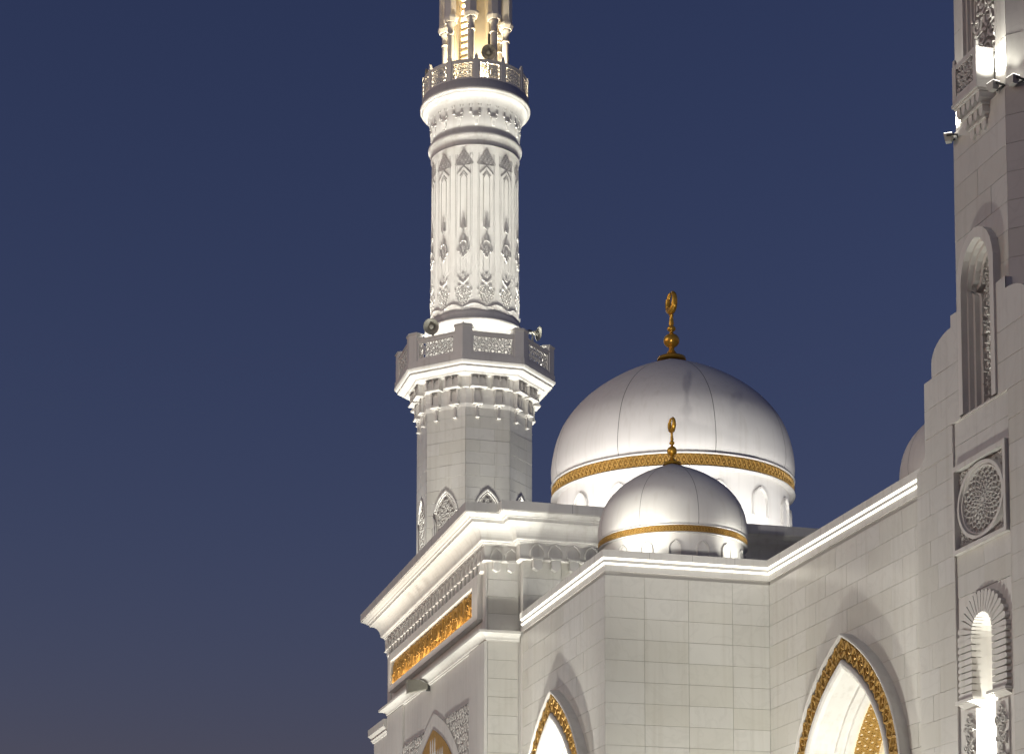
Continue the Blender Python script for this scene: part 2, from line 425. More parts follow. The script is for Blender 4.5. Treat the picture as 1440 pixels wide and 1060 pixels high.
# ------------------------------------------------------------------ wing with the three clad walls
wing = thing('mosque_wing', 'white marble clad wing with two gold edged pointed arches and lit roof edge', 'building')
XL, XR, YF, YB = 17.50, 22.50, 54.0, 62.7
ARCH_Z = 12.56
def arch_window(parent, mp, za, zb, gold_pitch=.62, deep=True):
    """hooded pointed arch: white rim, gilded band, white roll, lit reveal"""
    N = 61
    O = {e: resample(full_arch(arch_pts(1.0, za, zb, e)), N) for e in (0., .08, .64)}
    fr = MB()
    for a, b, da, db in ((0., 0., 0., .30), (0., .03, .30, .33), (.03, .03, 0, 0),):
        if a != b or da != db:
            A = O[0.] ; B = resample(full_arch(arch_pts(1.0, za, zb, b)), N) if b else O[0.]
            band(fr, mp, A, B, da, db)
    E1 = resample(full_arch(arch_pts(1.0, za, zb, .03)), N)
    band(fr, mp, E1, O[.08], .33, .31); band(fr, mp, O[.08], O[.08], .31, .20)
    f = fr.build('arch_rim', 'stone', parent)
    gb = MB(); band(gb, mp, O[.08], O[.64], .20, .17); gbo = gb.build('gilded_band', 'gold_back', parent)
    # relief along the band: map arc length / width to the wall
    C0 = O[.08]; C1 = O[.64]
    L = [0]
    for p, q in zip(C0, C0[1:]): L.append(L[-1] + math.hypot(q[0] - p[0], q[1] - p[1]))
    def bm_(s, t, d):
        s = min(max(s, 0), L[-1] - 1e-6); j = 0
        lo, hi = 0, len(L) - 1
        while hi - lo > 1:
            mid = (lo + hi) // 2
            if L[mid] <= s: lo = mid
            else: hi = mid
        f_ = (s - L[lo]) / (L[lo + 1] - L[lo])
        x0 = C0[lo][0] + (C0[lo + 1][0] - C0[lo][0]) * f_; z0 = C0[lo][1] + (C0[lo + 1][1] - C0[lo][1]) * f_
        x1 = C1[lo][0] + (C1[lo + 1][0] - C1[lo][0]) * f_; z1 = C1[lo][1] + (C1[lo + 1][1] - C1[lo][1]) * f_
        return mp(x0 + (x1 - x0) * t, z0 + (z1 - z0) * t, .185 + d)
    rel = MB(); braid(rel, bm_, 0, L[-1], .02, .98, .46, .10, 0, .10)
    k = 0; s = .2
    # curls between the diamonds (width is in band fractions, so scale h by .44 m)
    sm_ = lambda a, b, d: bm_(a, b / .56, d)
    while s < L[-1]:
        scroll(rel, sm_, s, .15, .10, k, 1.3, .035, 0, .08, 1 if k % 2 else -1)
        scroll(rel, sm_, s, .41, .10, k + 2, 1.3, .035, 0, .08, -1 if k % 2 else 1)
        s += .23; k += 1
    rel.build('gilded_relief', 'gold', gbo)
    ro = MB()
    seq = [(.64, .17), (.64, .27), (.67, .31), (.72, .33), (.79, .31), (.85, .26), (.89, .16), (.89, -.1)]
    P = [resample(full_arch(arch_pts(1.0, za, zb, e)), N) for e, d in seq]
    ro.loft([[mp(x, z, d) for x, z in q] for q, (e, d) in zip(P, seq)], smooth=False)
    ro.build('inner_roll', 'stone', parent)
    rv = MB()
    seq = [(.89, -.1), (.89, -.45), (.98, -.46), (.98, -.56), (.94, -.58), (.94, -.70), (1.01, -.72), (1.01, -.84), (.96, -.86), (.96, -.95)]
    P = [resample(full_arch(arch_pts(1.0, za, zb, e)), N) for e, d in seq]
    rv.loft([[mp(x, z, d) for x, z in q] for q, (e, d) in zip(P, seq)])
    rv.build('reveal', 'stone', parent)
    # pierced gilded soffit band further in
    bkA = resample(full_arch(arch_pts(1.0, za, zb, .96)), N)
    bk = MB(); bk.loft([[mp(x, z, d) for x, z in bkA] for d in (-.95, -1.75)]); sb = bk.build('soffit_band', 'warm', parent)
    L2 = [0]
    for p, q in zip(bkA, bkA[1:]): L2.append(L2[-1] + math.hypot(q[0] - p[0], q[1] - p[1]))
    inn = resample(full_arch(arch_pts(1.0, za, zb, 1.0)), N)
    def sf(s, t, d):
        s = min(max(s, 0), L2[-1] - 1e-6); lo = 0; hi = len(L2) - 1
        while hi - lo > 1:
            mid = (lo + hi) // 2
            if L2[mid] <= s: lo = mid
            else: hi = mid
        f_ = (s - L2[lo]) / (L2[lo + 1] - L2[lo]); q = d / .04
        x = bkA[lo][0] + (bkA[lo + 1][0] - bkA[lo][0]) * f_; z = bkA[lo][1] + (bkA[lo + 1][1] - bkA[lo][1]) * f_
        x1 = inn[lo][0] + (inn[lo + 1][0] - inn[lo][0]) * f_; z1 = inn[lo][1] + (inn[lo + 1][1] - inn[lo][1]) * f_
        return mp(x + (x1 - x) * q, z + (z1 - z) * q, -.97 - t)
    jl = MB(); jali(jl, sf, .1, L2[-1] - .1, .02, .76, .22, .05, 0, .035)
    jl.build('soffit_lattice', 'gold', sb)
    bw = MB(); seq = [(.96, -1.75), (1.12, -1.76), (1.12, -2.6)]
    P = [resample(full_arch(arch_pts(1.0, za, zb, e)), N) for e, d in seq]
    bw.loft([[mp(x, z, d) for x, z in q] for q, (e, d) in zip(P, seq)])
    bw.prism(mp, P[-1], -2.6, -2.7)
    bw.build('inner_wall', 'warm', parent)
    # mullioned glazing at the back
    gl = MB(); G = [(x * .86, zb + (z - zb) * .93) for x, z in P[-1]]
    gl.prism(mp, G, -2.59, -2.56); go = gl.build('window_pane', 'glass', parent)
    light('lamp', 'SPOT', mp(0, zb + .2, -.45), mp(0, za, -.75), 420, WHITE, parent, spot_size=R(110), spot_blend=.6, shadow_soft_size=.15)
    return O
half_out = arch_pts(1.0, ARCH_Z, 6.6, .05)
half_in = arch_pts(1.0, ARCH_Z, 6.6, .75)
# left wall (faces -X)
mpL = frame((XL, 58.55), (0, -1), (-1, 0))
wl = MB().prism(mpL, wall_outline(-4.15, 4.55, 0, Z_WING + .1, half_in), -.45, -.012).build('wall', 'joint', wing)
H = arch_top(half_out)
panels(wl, mpL, [[-4.15, -2.9, -1.55, -.2, 1.15, 2.5, 3.35, 4.548], [-4.15, -3.5, -2.2, -.88, .48, 1.8, 3.1, 4.548]], COURSE[1:], H=H)
arch_window(wl, mpL, ARCH_Z, 6.6)
# front wall (faces -Y)
mpF = frame((20.0, YF), (1, 0), (0, -1))
wf = MB().box(mpF, -2.5, 2.5, 0, Z_WING + .1, -.45, -.012).build('wall', 'joint', wing)
panels(wf, mpF, [-2.512, -1.33, .005, 1.35, 2.485], COURSE[1:])
# right wall (faces -X)
mpR = frame((XR, 48.5), (0, -1), (-1, 0))
wr = MB().prism(mpR, wall_outline(-5.5, 5.3, 0, Z_WING + .1, half_in), -.45, -.012).build('wall', 'joint', wing)
panels(wr, mpR, [[-5.486, -4.2, -2.87, -1.54, -.2, 1.13, 2.46, 3.8, 5.3], [-5.486, -3.5, -2.2, -.87, .46, 1.8, 3.1, 4.4, 5.3]], COURSE[1:], H=H)
arch_window(wr, mpR, ARCH_Z, 6.6)
wpath = [(XR, 43.0), (XR, YF), (XL, YF), (XL, YB)]
wpath = wpath[::-1][::-1]
# outward is to the left of travel when going (XL,YB)->(XL,YF)->(XR,YF)->(XR,43)?  travel -Y: left = +X  -> reverse it
WP = [(XR, 43.0), (XR, YF), (XL, YF), (XL, YB)]
MB().sweep(WP, [(-.3, 15.215), (.013, 15.215), (.016, 15.425), (.07, 15.445), (.075, 15.515), (.028, 15.53), (.03, 15.575), (.10, 15.59), (.105, 15.60), (.105, 15.80), (-.3, 15.80)]).build('roof_edge', 'stone', wing)
MB().sweep(WP, [(.018, 15.395), (.062, 15.432), (.066, 15.442), (.018, 15.43)]).build('led_strip', 'led', wing)
MB().sweep(WP, [(.034, 15.545), (.085, 15.578), (.092, 15.588), (.034, 15.572)]).build('led_strip', 'led', wing)
rf = MB(); rf.add([(XL + .2, YF + .2, 15.55), (XR + .4, YF + .2, 15.55), (XR + .2, 43.0, 15.55), (34, 43.0, 15.55), (34, YB, 15.55), (XL + .2, YB, 15.55)], [(0, 1, 2, 3, 4, 5)])
rf.build('roof_deck', 'roof', wing)

# ------------------------------------------------------------------ prayer hall block
hall = thing('prayer_hall', 'white prayer hall block with deep lit cornice and gilded frieze below the minaret', 'building')
XB, YC = 16.43, 63.2
HP = [(36.0, 63.4), (23.6, 63.4), (23.6, 62.7), (17.5, 62.7), (17.5, 63.2), (XB, 63.2), (XB, 78.9), (20.0, 78.9)]
core = MB()
core.prism(lambda x, y, d: (x, y, d), [(36, 63.45), (23.65, 63.45), (23.65, 62.75), (17.55, 62.75), (17.55, 63.25), (XB + .02, 63.25), (XB + .02, 78.88), (36, 78.88)], 0, 18.9)
core.build('wall', 'stone', hall)
rf = MB(); rf.prism(lambda x, y, d: (x, y, d), [(36, 63), (16, 63), (16, 79.2), (36, 79.2)], 18.95, 19.02); rf.build('roof_deck', 'roof', hall)
MB().sweep(HP, [(-.05, 18.72), (.68, 18.72), (.70, 18.80), (.76, 18.80), (.78, 18.84), (.84, 18.86), (.90, 18.90), (.96, 18.93), (.96, 18.96), (.985, 18.96), (.985, 19.26), (-.05, 19.26)]).build('cornice_fascia', 'stone', hall)
for k in range(6): MB().box(frame((XB - .985, 64.6 + 2.45 * k), (0, -1), (-1, 0)), -.006, .006, 18.962, 19.258, -.01, .0015).build('fascia_joint', 'seam', hall)
for x in (18.9, 21.3): MB().box(frame((x, 61.715), (1, 0), (0, -1)), -.006, .006, 18.962, 19.258, -.01, .0015).build('fascia_joint', 'seam', hall)
for x in (18.8, 20.1, 21.4): MB().box(frame((x, YF - .105), (1, 0), (0, -1)), -.004, .004, 15.602, 15.798, -.01, .001).build('edge_joint', 'seam', wing)
for k in range(6):
    MB().box(frame((XR - .105, 53.0 - 1.45 * k), (0, -1), (-1, 0)), -.004, .004, 15.602, 15.798, -.01, .001).build('edge_joint', 'seam', wing)
    MB().box(frame((XL - .105, 61.9 - 1.45 * k), (0, -1), (-1, 0)), -.004, .004, 15.602, 15.798, -.01, .001).build('edge_joint', 'seam', wing)
cav = [(-.05, 18.10), (.16, 18.10), (.17, 18.14), (.21, 18.155), (.22, 18.19), (.27, 18.20), (.29, 18.23)]
for k in range(9):
    t = k / 8 * PI / 2; cav.append((.29 + .39 * (1 - math.cos(t)), 18.23 + .47 * math.sin(t)))
cav += [(.68, 18.718), (-.05, 18.718)]
MB().sweep(HP, cav).build('cornice_cavetto', 'stone', hall)
MB().sweep(HP, [(-.05, 17.60), (.13, 17.60), (.13, 18.098), (-.05, 18.098)]).build('frieze_course', 'stone', hall)
# corbel table: little arched corbels hanging from the frieze
def corbel_mesh():
    mb = MB(); mp = lambda s, h, d: (s, -d, h)
    mb.prism(mp, [(-.13, .02), (0, -.06), (.13, .02), (.13, .26), (-.13, .26)], .02, .20)
    mb.box(mp, -.17, .17, .26, .32, .02, .24)
    # thin pointed arch moulding above
    pts = [(-.20, .34), (-.20, .50), (-.13, .64), (0, .74), (.13, .64), (.20, .50), (.20, .34)]
    mb.ribbon(mp, pts, .05, .13, .18)
    return mb
cm = corbel_mesh().build('corbel', 'stone', hall)
cm.matrix_basis = Matrix.Translation((XB, 63.5, 17.28)) @ Matrix.Rotation(R(-90), 4, 'Z')
for k in range(1, 28):
    inst(cm, hall, Matrix.Translation((XB, 63.5 + .545 * k, 17.28)) @ Matrix.Rotation(R(-90), 4, 'Z'))
for x in (16.72, 17.22): inst(cm, hall, Matrix.Translation((x, 63.2, 17.28)))
for k in range(7): inst(cm, hall, Matrix.Translation((17.95 + .62 * k, 62.7, 17.28)) @ Matrix.Scale(1.15, 4))
MB().sweep(HP, [(0, 17.56), (.10, 17.56), (.16, 17.585), (.165, 17.60), (0, 17.60)]).build('string_course', 'stone', hall)
# lower cornice
LP = [(17.5, 63.2), (XB, 63.2), (XB, 78.9), (20., 78.9)]
lc = [(-.05, 14.94), (.03, 14.94), (.035, 14.985), (.07, 14.99)]
for k in range(7):
    t = k / 6 * PI / 2; lc.append((.08 + .22 * (1 - math.cos(t)), 15.0 + .16 * math.sin(t)))
lc += [(.34, 15.17), (.35, 15.25), (-.05, 15.29)]
MB().sweep(LP, lc).build('lower_cornice', 'stone', hall)
# gilded frieze in its recess on the west face
mpB = frame((XB, 70.85), (0, -1), (-1, 0))
pf = MB()
S0, S1, G0, G1 = -6.75, 6.45, 15.97, 16.95
for a in ((S0 - .32, S0, G0 - .22, G1 + .30), (S1, S1 + .75, G0 - .22, G1 + .30), (S0, S1, G1, G1 + .30), (S0, S1, G0 - .22, G0)): pf.box(mpB, *a, -.015, .22)
pf.build('frieze_frame', 'stone', hall)
MB().box(mpB, 7.22, 7.64, 15.29, 17.56, -.015, .05).build('pilaster', 'stone', hall); MB().box(mpB, -8.04, -7.5, 15.29, 17.56, -.015, .05).build('pilaster', 'stone', hall)
gf = MB().box(mpB, S0, S1, G0, G1, -.01, .03).build('gilded_frieze', 'gold_back', hall)
gr = MB()
arabesque(gr, mpB, S0 + .03, S1, G0 + .02, G1, .27, .045, .03, .09)
x = S0
while x < S1 - .3:      # tall interlacing strokes of the inscription
    a_ = random.uniform(.02, .3); b_ = random.uniform(.55, .95); l_ = random.uniform(-.1, .22); dp = random.uniform(.10, .17)
    gr.ribbon(mpB, [(x, G0 + a_), (x + l_ * .5 + .05, G0 + (a_ + b_) / 2), (x + l_, G0 + b_)], random.uniform(.035, .075), .03, dp)
    if random.random() < .5: gr.prism(mpB, [(x + .05 * math.cos(k) , G0 + a_ + .3 + .05 * math.sin(k)) for k in (0, 1.57, 3.14, 4.71)], .03, dp + .02, inset=.3)
    x += random.uniform(.10, .18)
gr.build('gilded_relief', 'gold', gf)
arealine('lamp', (XB - .17, 70.85 + 6.6, G0 + .012), (XB - .17, 70.85 - 6.4, G0 + .012), .03, (.25, 0, 1), 38, WARM, hall)
# lower storey of the west face: pilasters, recessed panel, spandrels and arch
for a_, b_, d_ in ((-8.04, -5.15, .06), (5.4, 6.7, .05), (6.75, 7.645, .09)): MB().box(mpB, a_, b_, 0, 14.94, -.015, d_).build('pilaster', 'stone', hall)
B2 = [(0, 0), (.4, -.10), (1.0, -.30), (1.9, -.66), (2.8, -1.15), (3.7, -1.85), (4.45, -2.7), (4.9, -3.6), (5.1, -4.6), (5.15, -5.5)]
ho = arch_pts(1., 13.78, 8.0, 0., B2); hi_ = arch_pts(1., 13.78, 8.0, .60, B2)
ar = MB(); A = resample(full_arch(ho), 49); Bq = resample(full_arch(hi_), 49)
ar.loft([[mpB(x, z, 0.) for x, z in A], [mpB(x, z, .008) for x, z in A], [mpB(x, z, .008) for x, z in Bq], [mpB(x, z, -.01) for x, z in Bq]])
ar.build('arch_rim', 'stone', hall)
HH = arch_top(arch_pts(1., 13.78, 8.0, -.04, B2))
for sg, nm in ((1, 'spandrel_panel'), (-1, 'spandrel_panel')):
    sp = MB(); poly = [(sg * 1.7, 13.32)] + [(sg * (1.7 + 3.62 * k / 20), min(13.30, max(8.0, HH(1.7 + 3.62 * k / 20)))) for k in range(21)] + [(sg * 5.325, 13.32)]
    poly = [p for i, p in enumerate(poly) if i == 0 or p != poly[i - 1]]
    sp.prism(mpB, poly, -.01, .012); so_ = sp.build(nm, 'screen_back', hall)
    sr = MB(); random.seed(5)
    arabesque(sr, mpB, min(sg * .6, sg * 5.3), max(sg * .6, sg * 5.3), 10.5, 13.3, .36, .07, .012, .024, inside=lambda x, y: y > HH(x) + .12)
    sr.build('carved_relief', 'screen', so_)
for a_, b_ in ((-5.15, -1.7), (1.7, 5.4)): MB().box(mpB, a_, b_, 13.32, 13.36, 0, .004).build('panel_ledge', 'stone', hall)
ty = MB(); G = full_arch(arch_pts(1., 13.78, 8.0, .58, B2))
ty.prism(mpB, G, -.008, .03); t_ = ty.build('gilded_tympanum', 'gold', hall)
HT = arch_top(arch_pts(1., 13.78, 8.0, .75, B2))
for row in range(5):
    for k in range(-12, 13):
        x = k * .34 + (.17 if row % 2 else 0); y = 12.55 - row * .50
        if HT(x) > y + .36:
            q = MB(); q.prism(mpB, [(x - .055, y + .10), (x - .05, y - .26), (x, y - .38), (x + .05, y - .26), (x + .055, y + .10), (x, y + .34)], .03, .055 + .012 * row, inset=.3)
            q.build('stalactite', 'stone', t_)
# cladding on the front of the hall
mpH1 = frame((XB, 63.2), (1, 0), (0, -1))
panels(hall, mpH1, [.02, 1.05], [15.3 + .566 * k for k in range(5)], d0=-.06, d1=.012)
panels(hall, mpH1, [.02, 1.05], [9.45 + .61 * k for k in range(10)], d0=-.06, d1=.012)
mpH2 = frame((17.5, 62.7), (1, 0), (0, -1))
panels(hall, mpH2, [0, 1.3, 2.6, 3.9, 5.2], [15.3 + .566 * k for k in range(5)], d0=-.06, d1=.012)

# lower block further along the west side
ann = thing('rear_block', 'low white block with lit cornice at the far end of the prayer hall', 'building')
AP = [(XB - .0, 78.92), (XB - .0, 81.9), (20, 81.9)]
MB().prism(lambda x, y, d: (x, y, d), [(XB + .02, 78.92), (24, 78.92), (24, 81.88), (XB + .02, 81.88)], 0, 14.7).build('wall', 'stone', ann)
MB().sweep(AP, [(-.05, 14.30), (.02, 14.30), (.05, 14.36), (.10, 14.40), (.10, 14.44), (.05, 14.46), (.16, 14.56), (.20, 14.60), (.20, 14.88), (-.05, 14.88)]).build('cornice', 'stone', ann)

# ------------------------------------------------------------------ domes
DP = [(1.0, 0), (1.02, 0.05), (1.022, 0.12), (1.01, 0.23), (0.98, 0.36), (0.94, 0.46), (0.89, 0.54), (0.84, 0.605), (0.766, 0.685), (0.7, 0.74), (0.6, 0.815), (0.5, 0.875), (0.376, 0.94), (0.26, 0.99), (0.12, 1.04), (0.0, 1.09)]
def dome(label, c, zb, zt, Rd, drum_z, niches, off, fin_h, ball, group):
    """c axis, zb/zt bottom and top of the gilded band, Rd radius, drum down to drum_z"""
    e = thing('dome', label, 'dome', group)
    P = [DP[0]] + [tuple((DP[i - 1][q] + 2 * DP[i][q] + DP[i + 1][q]) / 4 for q in (0, 1)) for i in range(1, len(DP) - 1)] + [DP[-1]]; Q = []
    for i in range(len(P) - 1):
        p0 = P[max(i - 1, 0)]; p1 = P[i]; p2 = P[i + 1]; p3 = P[min(i + 2, len(P) - 1)]
        for k in range(4):
            t = k / 4
            Q.append(tuple(.5 * (2 * p1[q] + (p2[q] - p0[q]) * t + (2 * p0[q] - 5 * p1[q] + 4 * p2[q] - p3[q]) * t * t + (3 * p1[q] - p0[q] - 3 * p2[q] + p3[q]) * t ** 3) for q in (0, 1)))
    Q.append((.001, P[-1][1]))
    apex_scale = 1.0
    prof = [(max(.001, r * Rd * .985), zt + .05 * Rd * .3 + z * Rd) for r, z in Q]
    sh = MB().lathe(c, prof, 96).build('shell', 'dome', e)
    # recessed seams on the eight meridians
    for k in range(8):
        a = k * PI / 4 + off * 0; sm = MB(); pts = []
        for r, z in prof[:-6]:
            pts.append((r, z))
        wv = .012 if Rd > 3 else .007
        rg = []
        for r, z in pts:
            rr = r + .004
            rg.append([(c[0] + rr * math.cos(a) - wv * math.sin(a), c[1] + rr * math.sin(a) + wv * math.cos(a), z),
                       (c[0] + rr * math.cos(a) + wv * math.sin(a), c[1] + rr * math.sin(a) - wv * math.cos(a), z)])
        sm.loft(rg).build('seam', 'seam', sh)
    h = zt - zb
    # white fillets and gilded band
    f = .03 * Rd
    fl = MB(); fl.lathe(c, [(Rd * .975, zt + .004), (Rd * 1.004, zt + .004), (Rd * 1.006, zt + .10 * h + .02), (Rd * .97, zt + .10 * h + .03)], 96)
    fl.lathe(c, [(Rd * .95, zb - .14 * h), (Rd * .985, zb - .12 * h), (Rd * 1.006, zb - .03), (Rd * 1.004, zb), (Rd * .96, zb)], 96)
    fl.build('fillet', 'stone', e)
    gb = MB().lathe(c, [(Rd * .99, zb), (Rd * .99, zt)], 96).build('gilded_band', 'gold_back', e)
    rl = MB(); mpc = cyl(c, Rd * .99, -PI / 2)
    braid(rl, mpc, -Rd * PI * .99, Rd * PI * .99, zb + .01, zt - .01, h * .48, h * .10, 0, h * .07 + .01)
    rl.build('gilded_relief', 'gold', gb)
    # drum
    Rr = Rd * .955
    MB().lathe(c, [(Rr, drum_z), (Rr, zb)], 96).build('drum', 'dome', e)
    for k in range(niches):
        a = off + k * 2 * PI / niches
        mp = cyl(c, Rr, a); wn = Rd * .080; zt_ = zb - .10 * Rd; zl = zb - .33 * Rd if zb - .33 * Rd > drum_z else drum_z
        out = [(-wn, zl), (-wn, zt_ - wn * 1.35), (-wn * .93, zt_ - wn * .9), (-wn * .68, zt_ - wn * .48), (-wn * .35, zt_ - wn * .2), (0, zt_), (wn * .35, zt_ - wn * .2), (wn * .68, zt_ - wn * .48), (wn * .93, zt_ - wn * .9), (wn, zt_ - wn * 1.35), (wn, zl)]
        nm = MB(); nm.ribbon(mp, out, wn * .30, -.01, .022 * Rd)
        nf = nm.build('niche_frame', 'stone', e)
        ip = [(x * .86, z - (.0 if z == zl else wn * .16)) for x, z in out]
        MB().prism(mp, ip, -.01, .008).build('niche_panel', 'dome', nf)
    # finial
    za = prof[-1][1] - .01 * Rd; u = fin_h
    fp = [(.46 * u * ball, -.02 * u), (.44 * u * ball, .02 * u), (.20 * u * ball, .06 * u), (.085 * u * ball, .14 * u), (.09 * u * ball, .17 * u)]
    for k in range(9):
        t = -PI / 2 + PI * k / 8; fp.append((max(.075 * u * ball, .255 * u * ball * math.cos(t)), .275 * u + .105 * u * math.sin(t)))
    fp += [(.06 * u * ball, .375 * u), (.06 * u * ball, .40 * u)]
    for k in range(7):
        t = -PI / 2 + PI * k / 6; fp.append((max(.06 * u * ball, .14 * u * ball * math.cos(t)), .452 * u + .045 * u * math.sin(t)))
    fp += [(.085 * u * ball, .52 * u), (.07 * u * ball, .58 * u), (.045 * u * ball, .645 * u), (.075 * u * ball, .648 * u), (.075 * u * ball, .66 * u), (.035 * u * ball, .665 * u), (.035 * u * ball, .73 * u), (.001, .735 * u)]
    fo = MB().lathe(c, [(r, za + z) for r, z in fp], 24).build('finial', 'gold_metal', e)
    # crescent, nearly closed ring in a plane turned to the street
    cr = MB(); rr = .125 * u; cz = za + .855 * u; pts = []; rad = []
    ax = Vector((math.cos(R(95)), math.sin(R(95)), 0))
    for k in range(33):
        t = PI / 2 + R(8) + (2 * PI - R(16)) * k / 32
        pts.append(Vector((c[0], c[1], cz)) + ax * (rr * .90 * math.cos(t)) + Vector((0, 0, 1)) * (rr * 1.08 * math.sin(t)))
        rad.append(.016 * u + .036 * u * math.sin(PI * k / 32) ** .7)
    cr.tube(pts, rad, 8).build('crescent', 'gold_metal', fo)
    return e
BD = (26.88, 74.29)
dome('large white dome with gilded band and tall gold crescent finial', BD, 23.36, 23.82, 4.79, 19.02, 15, R(-111.7), 2.75, .46, 'white domes over the roof')
SD = (20.75, 57.36)
dome('small white dome in front of the large dome, above the plain marble wall', SD, 16.83, 17.03, 2.27, 15.55, 16, R(-108), 1.45, .42, 'white domes over the roof')
FD = (26.95, 49.4)
dome('white dome mostly hidden behind the near stepped tower', FD, 16.95, 17.16, 2.27, 15.55, 16, R(-105), 1.45, .42, 'white domes over the roof')

# ------------------------------------------------------------------ far minaret
mn = thing('minaret', 'tall round white minaret with two lit balconies rising behind the domes', 'minaret', 'minarets at the corners of the mosque')
C = (24.83, 98.21)
AP8 = math.cos(PI / 8)
MB().octa(C, [(3.02, 0), (3.02, 20), (2.955, 27), (2.925, 34.0)]).build('shaft', 'joint', mn)
VIS = [R(-90), R(-135), R(180), R(-45), R(135)]
wa = 29.42
WB = [(0, 0), (.10, -.07), (.25, -.20), (.40, -.38), (.52, -.62), (.59, -.90), (.62, -1.25), (.62, -6.0)]
wh = arch_pts(1.2, wa, 24.5, 0, WB)
Hw = arch_top(wh)
for a in VIS[:4]:
    ap = 2.93 * AP8
    mp = octface(C, ap + .02, a)
    hw = 2.945 * math.sin(PI / 8)
    panels(mn, mp, [[-hw, 0.35, hw], [-hw, -.4, hw]], [24.6 + .605 * k for k in range(16)], d0=-.08, d1=.022, H=Hw, gap=.004, name='shaft_panel')
    wn = MB()
    for e0, e1, d0, d1 in ((0, 0, 0, .05), (0, .07, .05, .05), (.07, .09, .05, .01), (.09, .16, .01, .03), (.16, .18, .03, -.02), (.18, .25, -.02, .0), (.25, .26, .0, -.08)):
        band(wn, mp, resample(full_arch(arch_pts(1.2, wa, 24.5, e0, WB)), 41), resample(full_arch(arch_pts(1.2, wa, 24.5, e1, WB)), 41), d0, d1)
    wo = wn.build('window_frame', 'stone', mn)
    ins = arch_top(arch_pts(1.2, wa, 24.5, .30, WB))
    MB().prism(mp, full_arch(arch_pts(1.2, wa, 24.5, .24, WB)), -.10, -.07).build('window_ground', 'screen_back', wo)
    cv = MB(); arabesque(cv, mp, -.50, .50, 25.5, 29.3, .25, .055, -.07, .02, inside=lambda x, y: ins(x) > y)
    cv.build('carved_screen', 'screen', wo)
# lower balcony (octagonal)
MB().octa(C, [(2.95, 33.4), (3.02, 33.7), (3.02, 34.0), (3.04, 34.45), (3.10, 34.5), (3.14, 35.02), (3.62, 35.06), (3.66, 35.14), (3.95, 35.22), (4.02, 35.26), (4.02, 35.36), (4.12, 35.40), (4.16, 35.46), (4.19, 35.53), (4.15, 35.56), (4.15, 35.86), (2.2, 35.86)]).build('lower_balcony', 'stone', mn)
def bracket(mb_parent, mp):
    b = MB()
    b.box(mp, -.40, .40, 34.48, 34.55, -.1, .50); b.box(mp, -.43, .43, 34.43, 34.48, -.1, .54)
    for x in (-.38, -.01, .36): b.box(mp, x - .035, x + .035, 34.55, 35.05, 0, .44)
    for x in (-.195, .175): b.prism(mp, [(x - .15, 34.55), (x - .15, 34.88), (x, 35.02), (x + .15, 34.88), (x + .15, 34.55)], 0, .34)
    o = b.build('bracket', 'stone', mb_parent)
    b = MB()
    b.box(mp, -.23, .23, 33.70, 33.78, -.05, .28); b.box(mp, -.26, .26, 33.64, 33.70, -.05, .31)
    for x in (-.205, .205): b.box(mp, x - .04, x + .04, 33.78, 34.43, 0, .25)
    b.prism(mp, [(-.15, 33.78), (-.15, 34.2), (0, 34.36), (.15, 34.2), (.15, 33.78)], 0, .17)
    b.frust(mp, (-.2, .2, 33.50, 33.64), (-.06, .06, 33.62, 33.64), 0, .22)
    b.build('lower_niche', 'stone', o)
    b = MB()
    b.box(mp, -.045, .045, 33.02, 33.62, 0, .09); b.frust(mp, (-.10, .10, 32.98, 33.05), (-.09, .09, 32.99, 33.05), 0, .17)
    b.build('pendant', 'stone', o)
for k in range(8):
    a = k * PI / 4
    for sx in (-.55, .55):
        n = (math.cos(a), math.sin(a)); u = (-math.sin(a), math.cos(a)); ap = 2.95 * AP8
        bracket(mn, frame((C[0] + n[0] * ap + u[0] * sx, C[1] + n[1] * ap + u[1] * sx), u, n))
Rrail = 4.10
for k in range(8):
    a = PI / 8 + k * PI / 4
    V = Vector((C[0] + Rrail * math.cos(a), C[1] + Rrail * math.sin(a)))
    t1 = Vector((-math.sin(a - PI / 8), math.cos(a - PI / 8))); t2 = Vector((-math.sin(a + PI / 8), math.cos(a + PI / 8)))
    inn = -Vector((math.cos(a), math.sin(a)))
    def plan(w_, t_, o_): return [tuple(V - inn * o_ - t1 * w_), tuple(V - inn * o_), tuple(V - inn * o_ + t2 * w_), tuple(V + t2 * w_ + inn * t_), tuple(V - t1 * w_ + inn * t_)]
    pm = lambda x, y, d: (x, y, d)
    p = MB(); p.prism(pm, plan(.46, .38, .0), 35.86, 37.28); po = p.build('balcony_post', 'stone', mn)
    q = MB(); q.prism(pm, plan(.50, .42, .05), 37.28, 37.34); q.prism(pm, plan(.47, .40, .02), 37.34, 37.38); q.build('post_cap', 'stone', po)
    if k % 2: MB().tube([(*(V + inn * .2), 37.38), (*(V + inn * .2), 37.50)], .04, 6).build('beacon', 'horn', po)
jr = None
for k in range(8):
    a = k * PI / 4; mp = octface(C, Rrail * AP8 - .02, a); hw = Rrail * math.sin(PI / 8) - .46
    p = MB()
    p.box(mp, -hw, hw, 35.86, 36.02, -.16, -.02); p.box(mp, -hw, hw, 36.80, 36.96, -.16, -.02); p.box(mp, -hw - .0, hw + .0, 36.96, 37.02, -.20, .02)
    p.box(mp, -hw, -hw + .12, 36.02, 36.80, -.16, -.02); p.box(mp, hw - .12, hw, 36.02, 36.80, -.16, -.02)
    po = p.build('rail_panel', 'stone', mn)
    j = MB(); jali(j, mp, -hw + .11, hw - .11, 36.01, 36.81, .34, .052, -.08, -.05); j.build('pierced_screen', 'screen', po)
